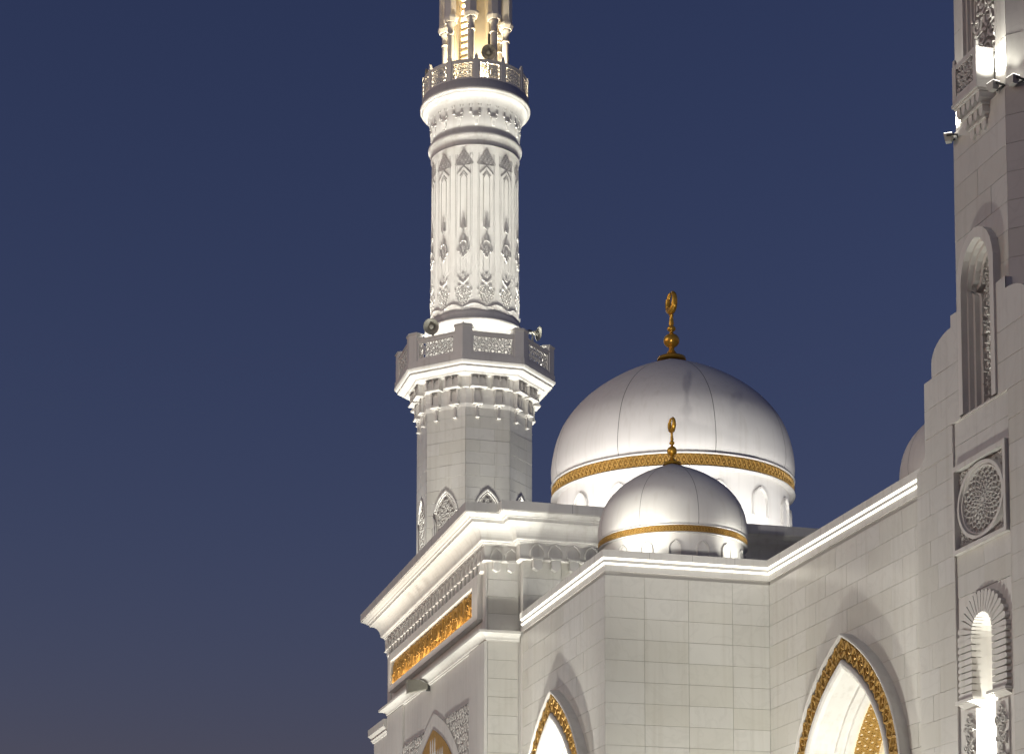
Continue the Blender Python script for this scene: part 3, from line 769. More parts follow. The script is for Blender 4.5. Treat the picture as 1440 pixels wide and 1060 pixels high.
# round shaft
shaft = [(2.75, 35.86), (2.75, 36.3), (2.62, 36.5), (2.52, 37.0), (2.47, 37.9), (2.55, 38.02), (2.58, 38.18), (2.50, 38.30), (2.42, 38.36), (2.37, 38.55), (2.33, 38.72), (2.285, 38.74), (2.275, 39.0), (2.24, 47.28),
         (2.29, 47.30), (2.30, 47.36), (2.25, 47.38), (2.26, 47.5), (2.31, 47.66), (2.38, 47.78), (2.42, 47.82), (2.44, 47.90), (2.42, 47.99), (2.36, 48.03), (2.27, 48.06), (2.26, 48.3),
         (2.27, 48.9), (2.33, 49.2), (2.42, 49.55), (2.52, 49.72), (2.66, 49.86), (2.74, 49.90), (2.74, 49.94), (2.82, 49.97), (2.86, 50.03), (2.87, 50.11), (2.83, 50.17), (2.79, 50.19), (2.76, 50.56), (.4, 50.58)]
MB().lathe(C, shaft, 96).build('round_shaft', 'stone', mn)
cam_dir = math.atan2(-C[1], -C[0])
# scalloped collar above the base mouldings
sc = MB()
for k in range(12):
    a = cam_dir + k * PI / 6
    mp = cyl(C, 2.28, a); w2 = 2.28 * PI / 12
    sc.prism(mp, [(-w2, 38.70), (w2, 38.70), (w2, 38.86)] + [(w2 * (1 - 2 * t / 8), 38.80 + .24 * math.sin(PI * t / 8)) for t in range(1, 8)] + [(-w2, 38.86)], -.01, .07)
sc.build('scalloped_collar', 'stone', mn)
# relief on the shaft: twelve vertical ornaments
def orn(nm, fn):
    mb = MB(); fn(mb); return mb
for k in range(12):
    a = cam_dir + PI / 12 + k * PI / 6
    mp = cylT(C, a)
    # ribs
    r = MB()
    for x in (-.44, -.36, .36, .44): r.ribbon(mp, [(x, 39.3), (x, 46.9)], .03, -.02, .005)
    r.ribbon(mp, [(-.17, 45.6), (-.17, 43.0)], .04, -.02, .010); r.ribbon(mp, [(.17, 45.6), (.17, 43.0)], .04, -.02, .010)
    r.ribbon(mp, [(-.17, 45.6), (0, 45.86), (.17, 45.6)], .045, -.02, .013)
    r.ribbon(mp, [(-.15, 42.3), (-.15, 40.6), (0, 40.35), (.15, 40.6), (.15, 42.3)], .04, -.02, .009)
    ro = r.build('shaft_rib', 'stone', mn)
    # pierced fan on top
    t = MB()
    for i in range(5):
        for j in range(i + 1):
            x = (j - i / 2) * .20; z = 47.08 - i * .155
            t.ribbon(mp, [(x - .10, z - .085), (x, z), (x + .10, z - .085)], .05, -.03, .009)
            t.ribbon(mp, [(x - .10, z - .085), (x, z - .17), (x + .10, z - .085)], .04, -.03, .009)
    t.prism(mp, [(-.42, 46.38), (-.3, 46.28), (-.05, 46.28), (0, 46.16), (.05, 46.28), (.3, 46.28), (.42, 46.38), (.25, 46.44), (-.25, 46.44)], -.02, .010)
    t.build('fan_ornament', 'stone', ro)
    t = MB(); t.ribbon(mp, [(-.36, 45.86), (-.2, 46.02), (0, 46.24), (.2, 46.02), (.36, 45.86)], .12, -.03, .014)
    t.ribbon(mp, [(-.20, 45.72), (0, 45.98), (.20, 45.72)], .08, -.03, .011); t.build('chevron', 'stone', ro)
    # buds and medallions
    t = MB(); t.box(mp, -.06, .06, 43.12, 43.50, -.02, .045); t.prism(mp, [(-.16, 43.0), (-.06, 43.08), (0, 43.14), (.06, 43.08), (.16, 43.0), (.07, 42.97), (0, 42.86), (-.07, 42.97)], -.02, .054); t.build('bud', 'stone', ro)
    t = MB(); t.box(mp, -.06, .06, 42.34, 42.66, -.02, .045)
    for sg in (-1, 1):
        t.ribbon(mp, [(0, 42.34), (sg * .14, 42.30), (sg * .22, 42.12), (sg * .20, 41.92), (sg * .10, 41.82)], .09, -.02, .050)
        t.prism(mp, [(sg * .20, 41.84), (sg * .34, 41.80), (sg * .22, 41.72), (sg * .12, 41.76)], -.02, .050)
        t.prism(mp, [(sg * .03, 41.70), (sg * .18, 41.62), (sg * .08, 41.54)], -.02, .050)
    t.prism(mp, [(-.09, 42.02), (0, 42.12), (.09, 42.02), (.06, 41.82), (0, 41.72), (-.06, 41.82)], -.02, .045, inset=.2)
    t.prism(mp, [(-.1, 41.50), (0, 41.60), (.1, 41.50), (0, 41.36)], -.02, .054, inset=.3)
    t.build('medallion', 'stone', ro)
    t = MB(); t.box(mp, -.055, .055, 40.40, 40.58, -.02, .041); t.ribbon(mp, [(-.25, 40.42), (-.2, 40.28), (0, 40.12), (.2, 40.28), (.25, 40.42)], .10, -.03, .050); t.build('chevron', 'stone', ro)
    t = MB()
    for i in range(5):
        for j in range(5 - abs(i - 2) if i < 3 else 5 - (i - 2) * 1):
            n_ = (5 - abs(i - 2) if i < 3 else 5 - (i - 2))
            x = (j - (n_ - 1) / 2) * .155; z = 39.80 - i * .16
            t.ribbon(mp, [(x - .08, z), (x, z + .08), (x + .08, z), (x, z - .08)], .04, -.03, .032, closed=True)
    for sg in (-1, 1): t.prism(mp, [(sg * .12, 39.98), (sg * .28, 40.0), (sg * .30, 39.90), (sg * .14, 39.88)], -.02, .045); t.prism(mp, [(sg * .36, 39.80), (sg * .46, 39.72), (sg * .40, 39.62)], -.02, .045)
    t.prism(mp, [(-.1, 39.04), (.1, 39.04), (0, 38.92)], -.02, .036)
    t.build('rosette', 'stone', ro)
# stalactite tiers below the upper balcony
for k in range(32):
    a = cam_dir + (k + .5) * PI / 16; mp = cyl(C, 2.26, a)
    t = MB(); t.box(mp, -.07, .07, 48.98, 49.06, -.02, .10); t.box(mp, -.045, .045, 49.06, 49.62, -.02, .08)
    t.prism(mp, [(.05, 49.30), (.19, 49.62), (.19, 49.66), (.05, 49.66)], -.02, .13); t.prism(mp, [(-.05, 49.30), (-.19, 49.62), (-.19, 49.66), (-.05, 49.66)], -.02, .13)
    t.build('stalactite', 'stone', mn)
for k in range(16):
    a = cam_dir + k * PI / 8 + .03; mp = cyl(C, 2.26, a)
    t = MB(); t.box(mp, -.19, .19, 48.80, 48.85, -.02, .09); t.frust(mp, (-.10, .10, 48.32, 48.80), (-.10, .10, 48.78, 48.80), -.01, .08); t.box(mp, -.07, .07, 48.38, 48.80, -.02, .05)
    t.build('corbel', 'stone', mn)
# upper balcony rail
for k in range(12):
    a = cam_dir + R(1) + k * PI / 6; mp = cyl(C, 2.70, a)
    t = MB(); t.box(mp, -.10, .10, 50.55, 51.68, -.10, .06); t.prism(mp, [(-.10, 51.68), (.10, 51.68), (.09, 51.78), (0, 51.95), (-.09, 51.78)], -.08, .04)
    t.build('upper_post', 'stone', mn)
    am = a + PI / 12; mp = cyl(C, 2.70, am); hw = 2.70 * PI / 12 - .10
    def arc(mb, s0, s1, h0, h1, d0, d1, n=6):
        for i in range(n): mb.box(mp, s0 + (s1 - s0) * i / n, s0 + (s1 - s0) * (i + 1) / n, h0, h1, d0, d1)
    t = MB(); arc(t, -hw, hw, 50.55, 50.68, -.08, .02); arc(t, -hw, hw, 51.44, 51.56, -.08, .02); arc(t, -hw, hw, 51.56, 51.61, -.10, .04)
    t.box(mp, -hw, -hw + .10, 50.68, 51.44, -.08, .02); t.box(mp, hw - .10, hw, 50.68, 51.44, -.08, .02)
    po = t.build('upper_rail', 'stone', mn)
    j = MB(); jali(j, mp, -hw + .09, hw - .09, 50.67, 51.45, .25, .050, -.05, -.01); j.build('pierced_screen', 'screen', po)
# lantern
LC = MB(); 
MB().octa(C, [(1.95, 50.58), (1.95, 50.75), (1.85, 50.82), (.3, 50.84)]).build('lantern_plinth', 'stone', mn)
for k in range(8):
    a = PI / 8 + k * PI / 4; c = (C[0] + 1.58 * math.cos(a), C[1] + 1.58 * math.sin(a), 0)
    MB().lathe(c, [(.24, 50.84), (.24, 50.95), (.20, 51.02), (.19, 51.1), (.175, 53.72)], 20).build('lantern_column', 'stone', mn)
    MB().lathe(c, [(.17, 53.70), (.215, 53.72), (.215, 53.78), (.18, 53.80), (.18, 54.18), (.22, 54.24), (.25, 54.34), (.25, 54.38)], 20).build('capital', 'stone', mn)
    b = MB(); b.lathe(c, [(.01, 54.38), (.33, 54.40), (.40, 54.58), (.40, 54.70), (.01, 54.70)], 8, a, a + 2 * PI, smooth=False); b.build('abacus', 'stone', mn)
    # pier above, wrapped round the corner
    V = Vector((C[0] + 1.92 * math.cos(a), C[1] + 1.92 * math.sin(a)))
    t1 = Vector((-math.sin(a - PI / 8), math.cos(a - PI / 8))); t2 = Vector((-math.sin(a + PI / 8), math.cos(a + PI / 8))); inn = -Vector((math.cos(a), math.sin(a)))
    MB().prism(lambda x, y, d: (x, y, d), [tuple(V - t1 * .32), tuple(V), tuple(V + t2 * .32), tuple(V + t2 * .30 + inn * .35), tuple(V - t1 * .30 + inn * .35)], 54.70, 58.6).build('lantern_pier', 'stone', mn)
for k in range(8):      # arched heads between the piers
    a = k * PI / 4; mp = octface(C, 1.90 * AP8, a); hw = 1.92 * math.sin(PI / 8) - .30
    out = [(-hw, 58.5), (-hw, 56.3)] + [(hw * math.cos(PI - PI * i / 10), 56.3 + .75 * math.sin(PI * i / 10)) for i in range(1, 10)] + [(hw, 56.3), (hw, 58.5)]
    MB().prism(mp, out, -.3, -.02).build('lantern_arch', 'stone', mn)
MB().octa(C, [(.01, 58.5), (2.2, 58.5), (2.25, 58.8), (1.6, 59.6), (.9, 61.0), (.3, 62.5), (.01, 62.6)]).build('lantern_roof', 'stone', mn)
slot = {}
for k in range(8):      # inner octagon with two open, barred bays
    a = k * PI / 4; mp = octface(C, .95, a); hw = .95 * math.tan(PI / 8)
    dd = (math.degrees(a - cam_dir) + 180) % 360 - 180
    openbay = -48 < dd < -2 or (abs(dd) > 132 and dd > 0)
    if not openbay: MB().box(mp, -hw, hw, 50.84, 57.5, -.06, 0).build('lantern_core', 'warm', mn)
    else:
        for i in range(14): MB().box(mp, -hw, hw, 50.9 + i * .36, 51.05 + i * .36, -.10, 0).build('lantern_bar', 'warm', mn)
    V = (C[0] + 1.03 * math.cos(a + PI / 8), C[1] + 1.03 * math.sin(a + PI / 8), 0)
    MB().lathe(V, [(.13, 50.84), (.11, 51.2), (.10, 55.0), (.17, 55.3), (.17, 57.5)], 12).build('inner_column', 'warm', mn)
for k in range(4):
    a = cam_dir + PI / 4 + k * PI / 2 - R(20)
    light('lamp', 'POINT', (C[0] + 1.30 * math.cos(a), C[1] + 1.30 * math.sin(a), 51.2), None, 1500, (1, .84, .56), mn, shadow_soft_size=.06)
light('lamp', 'POINT', (C[0], C[1], 56.2), None, 3500, (1, .84, .56), mn, shadow_soft_size=.1)

# loudspeaker horns on the balconies
def horn(label, loc, aim, sc=1.0, post=0.):
    e = thing('loudspeaker', label, 'loudspeaker', 'loudspeaker horns on the minaret balconies')
    z = (Vector(aim) - Vector(loc)).normalized(); q = z.to_track_quat('Z', 'Y').to_matrix().to_4x4(); q.translation = loc
    def lz(prof, n=28):
        mb = MB(); mb.lathe((0, 0), [(r * sc, h * sc) for r, h in prof], n)
        mb.v = [tuple(q @ Vector(v)) for v in mb.v]; return mb
    lz([(.07, -.42), (.09, -.30), (.14, -.16), (.26, -.04), (.38, .03), (.40, .05), (.40, .03), (.37, .015), (.25, -.06), (.12, -.17), (.06, -.30)]).build('horn', 'horn', e)
    lz([(.01, -.22), (.07, -.2), (.12, -.08), (.12, -.02), (.05, .0), (.01, .0)]).build('reflector', 'horn', e)
    lz([(.01, -.62), (.11, -.62), (.12, -.58), (.12, -.44), (.09, -.40), (.01, -.40)], 16).build('driver', 'dark', e)
    x, y, zz = loc
    b = z * (-.35 * sc)
    MB().tube([(x + b.x, y + b.y, zz + b.z + post), (x + b.x, y + b.y, zz - .62 * sc)], .05 * sc, 8).build('mast', 'dark', e)
    return e
def pol(r, deg, z): return (C[0] + r * math.cos(cam_dir + R(deg)), C[1] + r * math.sin(cam_dir + R(deg)), z)
horn('grey loudspeaker horn on a dark mast before the lit lantern', pol(2.45, 16, 52.15), (0, 0, 2), .95, .95)
horn('loudspeaker horn at the upper balcony rail, pointing away to the side', pol(2.55, -75, 51.75), pol(8, -75, 50.5), .8)
horn('loudspeaker horn above the lower balcony, left of the round shaft', pol(3.95, -33, 37.45), pol(12, -20, 34.0), 1.0)
horn('loudspeaker horn above the lower balcony, right of the round shaft', pol(3.6, 63, 37.72), pol(10, 66, 35.6), .9)

# ------------------------------------------------------------------ near minaret with the stepped base
tw = thing('minaret', 'near octagonal minaret with stepped scalloped base, carved medallion and niches', 'minaret', 'minarets at the corners of the mosque')
TX, TY = 21.90, 40.30
mpT = frame((TX, TY), (0, -1), (-1, 0))
outl = [(3.1, 0), (3.1, 15.36), (2.95, 15.44), (2.80, 15.52), (2.65, 15.66), (2.65, 17.44), (2.25, 17.46), (2.25, 17.80)]
for k in range(1, 9):
    t = k / 8 * PI / 2; outl.append((1.27 + .98 * math.cos(t), 17.80 + .54 * math.sin(t)))
outl += [(1.27, 18.62)]
body = [(-x, z) for x, z in outl] + [(x, z) for x, z in outl[::-1]]
# the slab has a central recess 0.15 deep (|s|<1.28 below 16.05) so it is built from a back body and two front leaves
MB().prism(mpT, body, -5.9, -1.0).build('base', 'stone', tw)
left = [(-x, z) for x, z in outl if z <= 16.04] + [(-2.65, 16.05), (-1.28, 16.05), (-1.28, 0)]
up = [(-2.65, 16.05), (-2.65, 17.44)] + [(-x, z) for x, z in outl if z > 17.45] + [(x, z) for x, z in outl[::-1] if z > 17.45] + [(2.65, 17.44), (2.65, 16.05)]
# tall niche opening in the upper leaf
TN = [(0, 0), (.12, -.03), (.30, -.12), (.46, -.28), (.58, -.50), (.65, -.80), (.665, -1.1), (.665, -4.2)]
nh = arch_pts(1., 19.98, 16.10, 0, TN); no = arch_pts(1., 20.22, 16.10, 0, [(x * 1.27, z * 1.03) for x, z in TN])
upL = [(-.84, 16.05), (-2.65, 16.05), (-2.65, 17.44)] + [(-x, z) for x, z in outl if z > 17.45] + [(-.84, 18.62)]
lf = MB(); lf.prism(mpT, left, -1.002, -.012); lf.prism(mpT, [(-x, z) for x, z in left[::-1]], -1.002, -.012)
lf.prism(mpT, upL, -1.002, -.012); lf.prism(mpT, [(-x, z) for x, z in upL[::-1]], -1.002, -.012)
front = lf.build('front', 'stone', tw)
for sg in (-1, 1): MB().box(mpT, min(sg * 1.281, sg * 1.272), max(sg * 1.281, sg * 1.272), 0, 16.05, -.9, -.001).build('recess_return', 'stone', tw)
rows = [6.24 + .612 * k for k in range(17)]
panels(front, mpT, [[-3.1, -2.1, -1.28], [-3.1, -2.45, -1.28]], [r for r in rows if r < 15.3] + [15.36], d0=-.03, d1=.0)
panels(front, mpT, [[1.28, 2.1, 3.1], [1.28, 2.45, 3.1]], [r for r in rows if r < 15.3] + [15.36], d0=-.03, d1=.0)
for sg in (-1, 1):
    def P(poly, nm='stone_panel'): MB().prism(mpT, [(sg * x, z) for x, z in poly], -.03, random.uniform(-.002, .003)).build(nm, 'panel', front)
    P([(1.29, 15.375), (3.09, 15.375), (2.95, 15.44), (2.80, 15.52), (2.64, 15.66), (2.64, 16.04), (1.29, 16.04)])
    P([(.85, 16.06), (2.64, 16.06), (2.64, 16.74), (.85, 16.74)]); P([(.85, 16.755), (2.64, 16.755), (2.64, 17.435), (.85, 17.435)])
    P([(.85, 17.45)] + [(x, z) for x, z in outl if z > 17.45] + [(.85, 18.61)])
# recess panels between niche and medallion, and below
panels(tw, mpT, [-1.27, 1.27], [14.98, 15.5, 16.05], d0=-1.0, d1=-.05)
panels(tw, mpT, [-1.27, 0.0, 1.27], [11.95, 12.45, 12.93], d0=-1.0, d1=-.05)
# frame of the tall niche
fr = MB(); n41 = 41
A0 = resample(full_arch(no), n41); A1 = resample(full_arch(nh), n41)
fr.loft([[mpT(x, z, d) for x, z in q] for q, d in ((A0, -.3), (A0, .05), (A1, .05), (A1, -.10))])
seq = [(0., -.10), (.07, -.10), (.07, -.22), (.16, -.22), (.16, -.34), (.24, -.36), (.24, -.48)]
Q = [resample(full_arch(arch_pts(1., 19.98, 16.10, e, TN)), n41) for e, d in seq]
fr.loft([[mpT(x, z, d) for x, z in q] for q, (e, d) in zip(Q, seq)])
fr.box(mpT, -.84, .84, 16.052, 16.10, -.45, -.02)
nf = fr.build('niche_frame', 'stone', tw)
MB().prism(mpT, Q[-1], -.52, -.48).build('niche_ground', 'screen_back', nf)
tn_in = arch_top(arch_pts(1., 19.98, 16.10, .28, TN))
cv = MB(); random.seed(3); arabesque(cv, mpT, -.42, .42, 16.2, 19.6, .24, .05, -.48, -.40, inside=lambda x, y: tn_in(x) > y); cv.build('carved_screen', 'screen', nf)
# medallion
fm = MB()
for a in ((-1.22, 1.22, 14.86, 14.98), (-1.22, 1.22, 12.93, 13.03), (-1.22, -1.12, 13.03, 14.86), (1.12, 1.22, 13.03, 14.86)): fm.box(mpT, *a, -.18, .07)
me_ = fm.build('medallion_frame', 'stone', tw)
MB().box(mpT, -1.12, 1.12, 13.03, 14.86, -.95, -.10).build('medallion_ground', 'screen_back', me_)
cz = 13.945; ea, eb = 1.02, .83
def ell(f): return [(ea * f * math.cos(2 * PI * k / 56), cz + eb * f * math.sin(2 * PI * k / 56)) for k in range(56)]
rg = MB(); rg.ribbon(mpT, ell(1.0), .13, -.10, .03, closed=True); rg.ribbon(mpT, ell(.90), .06, -.10, -.01, closed=True); rg.build('medallion_ring', 'stone', me_)
pt = MB()
for ring in range(1, 8):
    f0, f1 = ring * .118 - .05, ring * .118 + .085; n = 20 if ring > 2 else 12
    for k in range(n):
        for sg in (-1, 1):
            pts = []
            for i in range(4):
                t = i / 3; a = 2 * PI * (k + (.5 if ring % 2 else 0)) / n + sg * (PI / n) * (1 - t) * 1.05; f = f0 + (f1 - f0) * (t ** .8)
                pts.append((ea * f * math.cos(a), cz + eb * f * math.sin(a)))
            pt.ribbon(mpT, pts, .035, -.10, -.045)
pt.prism(mpT, [(.07 * math.cos(k * PI / 4), cz + .06 * math.sin(k * PI / 4)) for k in range(8)], -.10, -.04)
pt.build('medallion_petals', 'screen', me_)
for sx, sz in ((-1, -1), (1, -1), (-1, 1), (1, 1)):
    sp = MB(); random.seed(11)
    arabesque(sp, mpT, min(0, sx * 1.12), max(0, sx * 1.12), cz + min(0, sz * .91), cz + max(0, sz * .91), .17, .036, -.10, -.05, inside=lambda x, y: (x / 1.1) ** 2 + ((y - cz) / .91) ** 2 > 1.0)
    sp.build('corner_carving', 'screen', me_)
# fan niche
fy = -.04
vo = []
for k in range(11): vo.append((-1, 9.56 + k * .125))
zc = 10.93; n_f = 17
vs = MB().box(mpT, -.46, .46, 9.2, 9.25, -.2, -.19)
for k in range(n_f + 1):
    a = PI * k / n_f
    ci, co = .47, 1.12; wv = .075
    dx, dz = math.cos(a), math.sin(a); ro = co * (1.0 if abs(dz) < .01 else 1 / math.sqrt(dx * dx + (dz * co / .97) ** 2) / 1.0 * 1.0)
    ro = 1 / math.sqrt((dx / 1.10) ** 2 + (dz / .95) ** 2); ri = 1 / math.sqrt((dx / .46) ** 2 + (dz / .45) ** 2)
    px, pz = -dz, dx
    w0, w1 = .032, .073
    poly = [(dx * ri + px * w0, zc + dz * ri + pz * w0), (dx * (ro - .06) + px * w1, zc + dz * (ro - .06) + pz * w1), (dx * ro + px * w1 * .5, zc + dz * ro + pz * w1 * .5), (dx * ro - px * w1 * .5, zc + dz * ro - pz * w1 * .5), (dx * (ro - .06) - px * w1, zc + dz * (ro - .06) - pz * w1), (dx * ri - px * w0, zc + dz * ri - pz * w0)]
    MB().prism(mpT, poly, -.18, .06).build('voussoir', 'stone', tw)
for sg in (-1, 1):
    for k in range(9):
        z = 9.56 + k * .150
        MB().prism(mpT, [(sg * .46, z), (sg * 1.04, z), (sg * 1.10, z + .03), (sg * 1.10, z + .09), (sg * 1.04, z + .12), (sg * .46, z + .12)], -.18, .06).build('voussoir', 'stone', tw)
    b = MB(); b.box(mpT, min(sg * .30, sg * 1.15), max(sg * .30, sg * 1.15), 9.46, 9.53, -.18, .13); b.frust(mpT, (min(sg * .4, sg * 1.08), max(sg * .4, sg * 1.08), 9.30, 9.46), (min(sg * .4, sg * 1.1), max(sg * .4, sg * 1.1), 9.44, 9.46), -.18, .09)
    b.build('impost', 'stone', tw)
    MB().box(mpT, min(sg * .45, sg * 1.0), max(sg * .45, sg * 1.0), 0, 9.30, -.18, -.02).build('jamb', 'stone', tw)
    jb = MB(); arabesque(jb, mpT, min(sg * .5, sg * .95), max(sg * .5, sg * .95), 7.5, 9.28, .24, .05, -.02, .04); jb.build('carved_jamb', 'screen', tw)
nbk = MB()
hp = [(-.46, 7.0), (-.46, zc)] + [(-.46 * math.cos(PI * i / 12), zc + .45 * math.sin(PI * i / 12)) for i in range(1, 12)] + [(.46, zc), (.46, 7.0)]
nbk.prism(mpT, [(-1.268, 0), (-.478, 0)] + [(x * 1.04, z + (.018 if z > zc else 0)) for x, z in hp] + [(.478, 0), (1.268, 0), (1.268, 11.945), (-1.268, 11.945)], -.9, -.06); nbk.build('niche_surround', 'stone', tw)
nb = MB(); nb.prism(mpT, hp, -.92, -.95); nb.build('niche_lining', 'stone', tw)
light('lamp', 'SPOT', mpT(0, 7.6, -.40), mpT(0, 12, -.5), 800, WHITE, tw, spot_size=R(120), spot_blend=.5, shadow_soft_size=.05)
light('lamp', 'SPOT', mpT(0, 16.4, -.20), mpT(0, 20, -.2), 60, WHITE, tw, spot_size=R(30), spot_blend=.8, shadow_soft_size=.05)
# octagonal shaft
TC = (24.98, TY); RV = 3.19
def cut_octa(mb, prof): mb.octa(TC, prof)
MB().octa(TC, [(RV - .62, 17.2), (RV - .62, 33.5), (.1, 33.6)]).build('shaft', 'joint', tw)
for k in range(8):
    a = k * PI / 4
    if k not in (4, 5): MB().box(octface(TC, (RV - .10) * AP8, a), -1.18, 1.18, 17.2, 33.4, -.4, 0).build('shaft_side', 'stone', tw)
MB().box(octface(TC, (RV - .10) * AP8, R(-135)), -.80, 1.18, 22.99, 33.4, -.4, -.1).build('shaft_side', 'stone', tw)
apL = RV * AP8; hwL = RV * math.sin(PI / 8)
mpA = octface(TC, apL, PI); mpAB = octface(TC, apL, R(-135))
Hn = arch_top(arch_pts(1., 20.22, 16.10, 0., [(x * 1.22, z * 1.03) for x, z in TN]))
panels(tw, mpA, [[-hwL, -.1, hwL], [-hwL, .5, hwL]], [18.4 + .652 * k for k in range(8)], d0=-.40, d1=.0, H=Hn, name='shaft_panel')
panels(tw, mpAB, [[-hwL, -.6, .65, hwL], [-hwL, 0, hwL]], [17.1 + .652 * k for k in range(10)], d0=-.40, d1=.0, name='shaft_panel')
MB().octa(TC, [(RV - .1, 22.95), (RV, 22.955), (RV, 22.985), (RV - .11, 22.99)]).build('shaft_ledge', 'stone', tw)
# upper storey of the shaft: niche with arabesque behind a small balcony
mpU = octface(TC, (RV - .10) * AP8 + .03, PI); mpUB = octface(TC, (RV - .10) * AP8 + .03, R(-135)); hwU = (RV - .07) * math.sin(PI / 8)
panels(tw, mpU, [-hwU, -.80], [22.99, 24.2, 25.4, 26.6, 27.8, 29.0], d0=-.40, d1=.0, name='shaft_panel')
panels(tw, mpU, [.80, hwU], [22.99, 24.2, 25.4, 26.6, 27.8, 29.0], d0=-.40, d1=.0, name='shaft_panel')
panels(tw, mpUB, [-hwU, -.80], [22.99, 24.2, 25.4, 26.6, 27.8, 29.0], d0=-.40, d1=.0, name='shaft_panel')
nv = MB()
for sg in (-1, 1):
    for a, b, d in ((.80, .74, .02), (.74, .66, -.06), (.66, .60, -.14), (.60, .55, -.2)):
        nv.box(mpU, min(sg * a, sg * b), max(sg * a, sg * b), 22.99, 29.3, -.26, d)
nv.build('niche_moulding', 'stone', tw)
nvb = MB()
for a, b, d in ((-.80, -.70, .02), (-.70, -.60, -.06)): nvb.box(mpUB, a, b, 22.99, 29.3, -.15, d)
nvb.build('niche_moulding', 'stone', tw)
gb = MB().box(mpU, -.56, .56, 23.0, 29.3, -.25, -.215).build('niche_ground', 'screen_back', tw)
cv = MB(); random.seed(21); arabesque(cv, mpU, -.56, .60, 23.4, 29.2, .46, .10, -.215, -.13); cv.build('carved_screen', 'screen', gb)
# little balcony
bal = MB(); B0, B1, BO = -.50, .62, .42
bal.box(mpU, B0 - .03, B1 + .03, 23.22, 23.30, -.02, BO + .04)
bal.box(mpU, B1 - .09, B1, 23.30, 24.18, .0, BO); bal.box(mpU, B0, B0 + .09, 23.30, 24.18, .0, BO)
bo = bal.build('balcony', 'stone', tw)
pr = MB(); pr.box(mpU, B0 - .006, B0 + .16, 23.302, 24.20, BO - .06, BO + .02); pr.box(mpU, B1 - .14, B1 + .006, 23.302, 24.20, BO - .06, BO + .02); pr.box(mpU, B0 + .16, B1 - .14, 24.08, 24.196, BO - .056, BO + .016); pr.box(mpU, B0 + .16, B1 - .14, 23.304, 23.45, BO - .056, BO + .016)
for x in (B0 + .05, B1 - .05): pr.prism(mpU, [(x - .05, 24.20), (x + .05, 24.20), (x + .04, 24.32), (x, 24.36), (x - .04, 24.32)], BO - .05, BO + .01)
pr.build('balcony_rail', 'stone', bo)
j = MB(); arabesque(j, mpU, B0 + .15, B1 - .13, 23.44, 24.1, .2, .045, BO - .05, BO); j.build('pierced_screen', 'screen', bo)
for i, (zz, dd, n) in enumerate(((23.0, .36, 5), (22.72, .24, 4), (22.46, .12, 3))):
    s0, s1 = B0 + .08 * i, B1 - .08 * i
    t = MB(); t.box(mpU, s0, s1, zz + .17, zz + .22, -.06, dd + .05); q = t.build('balcony_tier', 'stone', bo)
    for k in range(n):
        x = s0 + (s1 - s0) * (k + .5) / n; wv = (s1 - s0) / n * .36
        MB().prism(mpU, [(x - wv, zz + .17), (x - wv, zz + .02), (x, zz - .08), (x + wv, zz + .02), (x + wv, zz + .17)], -.06, dd, inset=.0).build('balcony_corbel', 'stone', bo)

# ================================================================== lamps of the place, and added fill lamps
RG = 'roof floodlights around the domes'; RL_ = 'roof floodlight aimed up at a dome'
GF = 'ground floodlights washing the marble walls'
PL = 'added fill floodlight out on the plaza aimed at the domes and cornice'  # unseen lamps added as broad fill from the camera side
GL = 'ground floodlight aimed up at the marble wall'
floodlight(GL, (XL - 3.4, 58.3, .4), (XL, 58.5, 13.0), 7600, WHITE, 66, .8, .5, .28, GF)
floodlight(GL, (XL - 9.0, 57.0, .4), (XL, 58.8, 12.0), 2600, WHITE, 50, .9, .5, .5, GF)  # added fill lamp, lightens the shadow above the left arch
floodlight(GL, (XR - 3.4, 49.2, .4), (XR, 48.7, 13.0), 3500, WHITE, 66, .8, .5, .28, GF)
floodlight(GL, (XR - 9.0, 47.5, .4), (XR, 49.2, 12.0), 900, WHITE, 50, .9, .5, .5, GF)  # added fill lamp for the right wall, thins its arch shadow
floodlight(GL, (20.0, YF - 3.6, .4), (20.0, YF, 8.8), 5600, WHITE, 55, .9, .5, .35, GF)
floodlight(GL, (TX - 7.0, 46.5, .4), (TX, 40.6, 12.5), 4900, WHITE, 56, .8, .5, .5, GF)
for yy in (66.0, 71.0, 76.0): floodlight(GL, (XB - 2.2, yy, .4), (XB - .1, yy, 15.0), 4200, WHITE, 60, .7, .5, .12, GF)
floodlight(GL, (16.6, 61.0, .4), (16.9, 63.1, 15.0), 2600, WHITE, 40, .7, .5, .12, GF)
floodlight(PL, (-6.0, 10.0, .5), (20.0, 68.0, 20.0), 15000, WHITE, 34, .8, .7, .2, GF)
floodlight(PL, (3.0, 14.0, .5), (25.5, 70.0, 27.5), 22000, (1, .95, .90), 17, .8, .7, .2, GF)
floodlight('added fill floodlight out on the plaza aimed at the far minaret', (-10.0, 20.0, .5), (24.8, 98.0, 43.0), 48000, (1, .93, .87), 18, .7, .7, .2, GF)  # unseen lamp added to lift the upright faces of the minaret
for a, p in ((-165, 1150), (-128, 1150), (-92, 1150), (-58, 950)):
    floodlight(RL_, (BD[0] + 9.0 * math.cos(R(a)), BD[1] + 9.0 * math.sin(R(a)), 19.35), (BD[0], BD[1], 25.5), p, (1, .98, .93), 80, .9, .25, .1, RG)
floodlight(RL_, (25.2, 57.5, 15.74), (25.6, 63.3, 18.2), 45, WHITE, 90, .9, .25, .06, RG)  # added to brighten the dark hall wall behind, not a dome
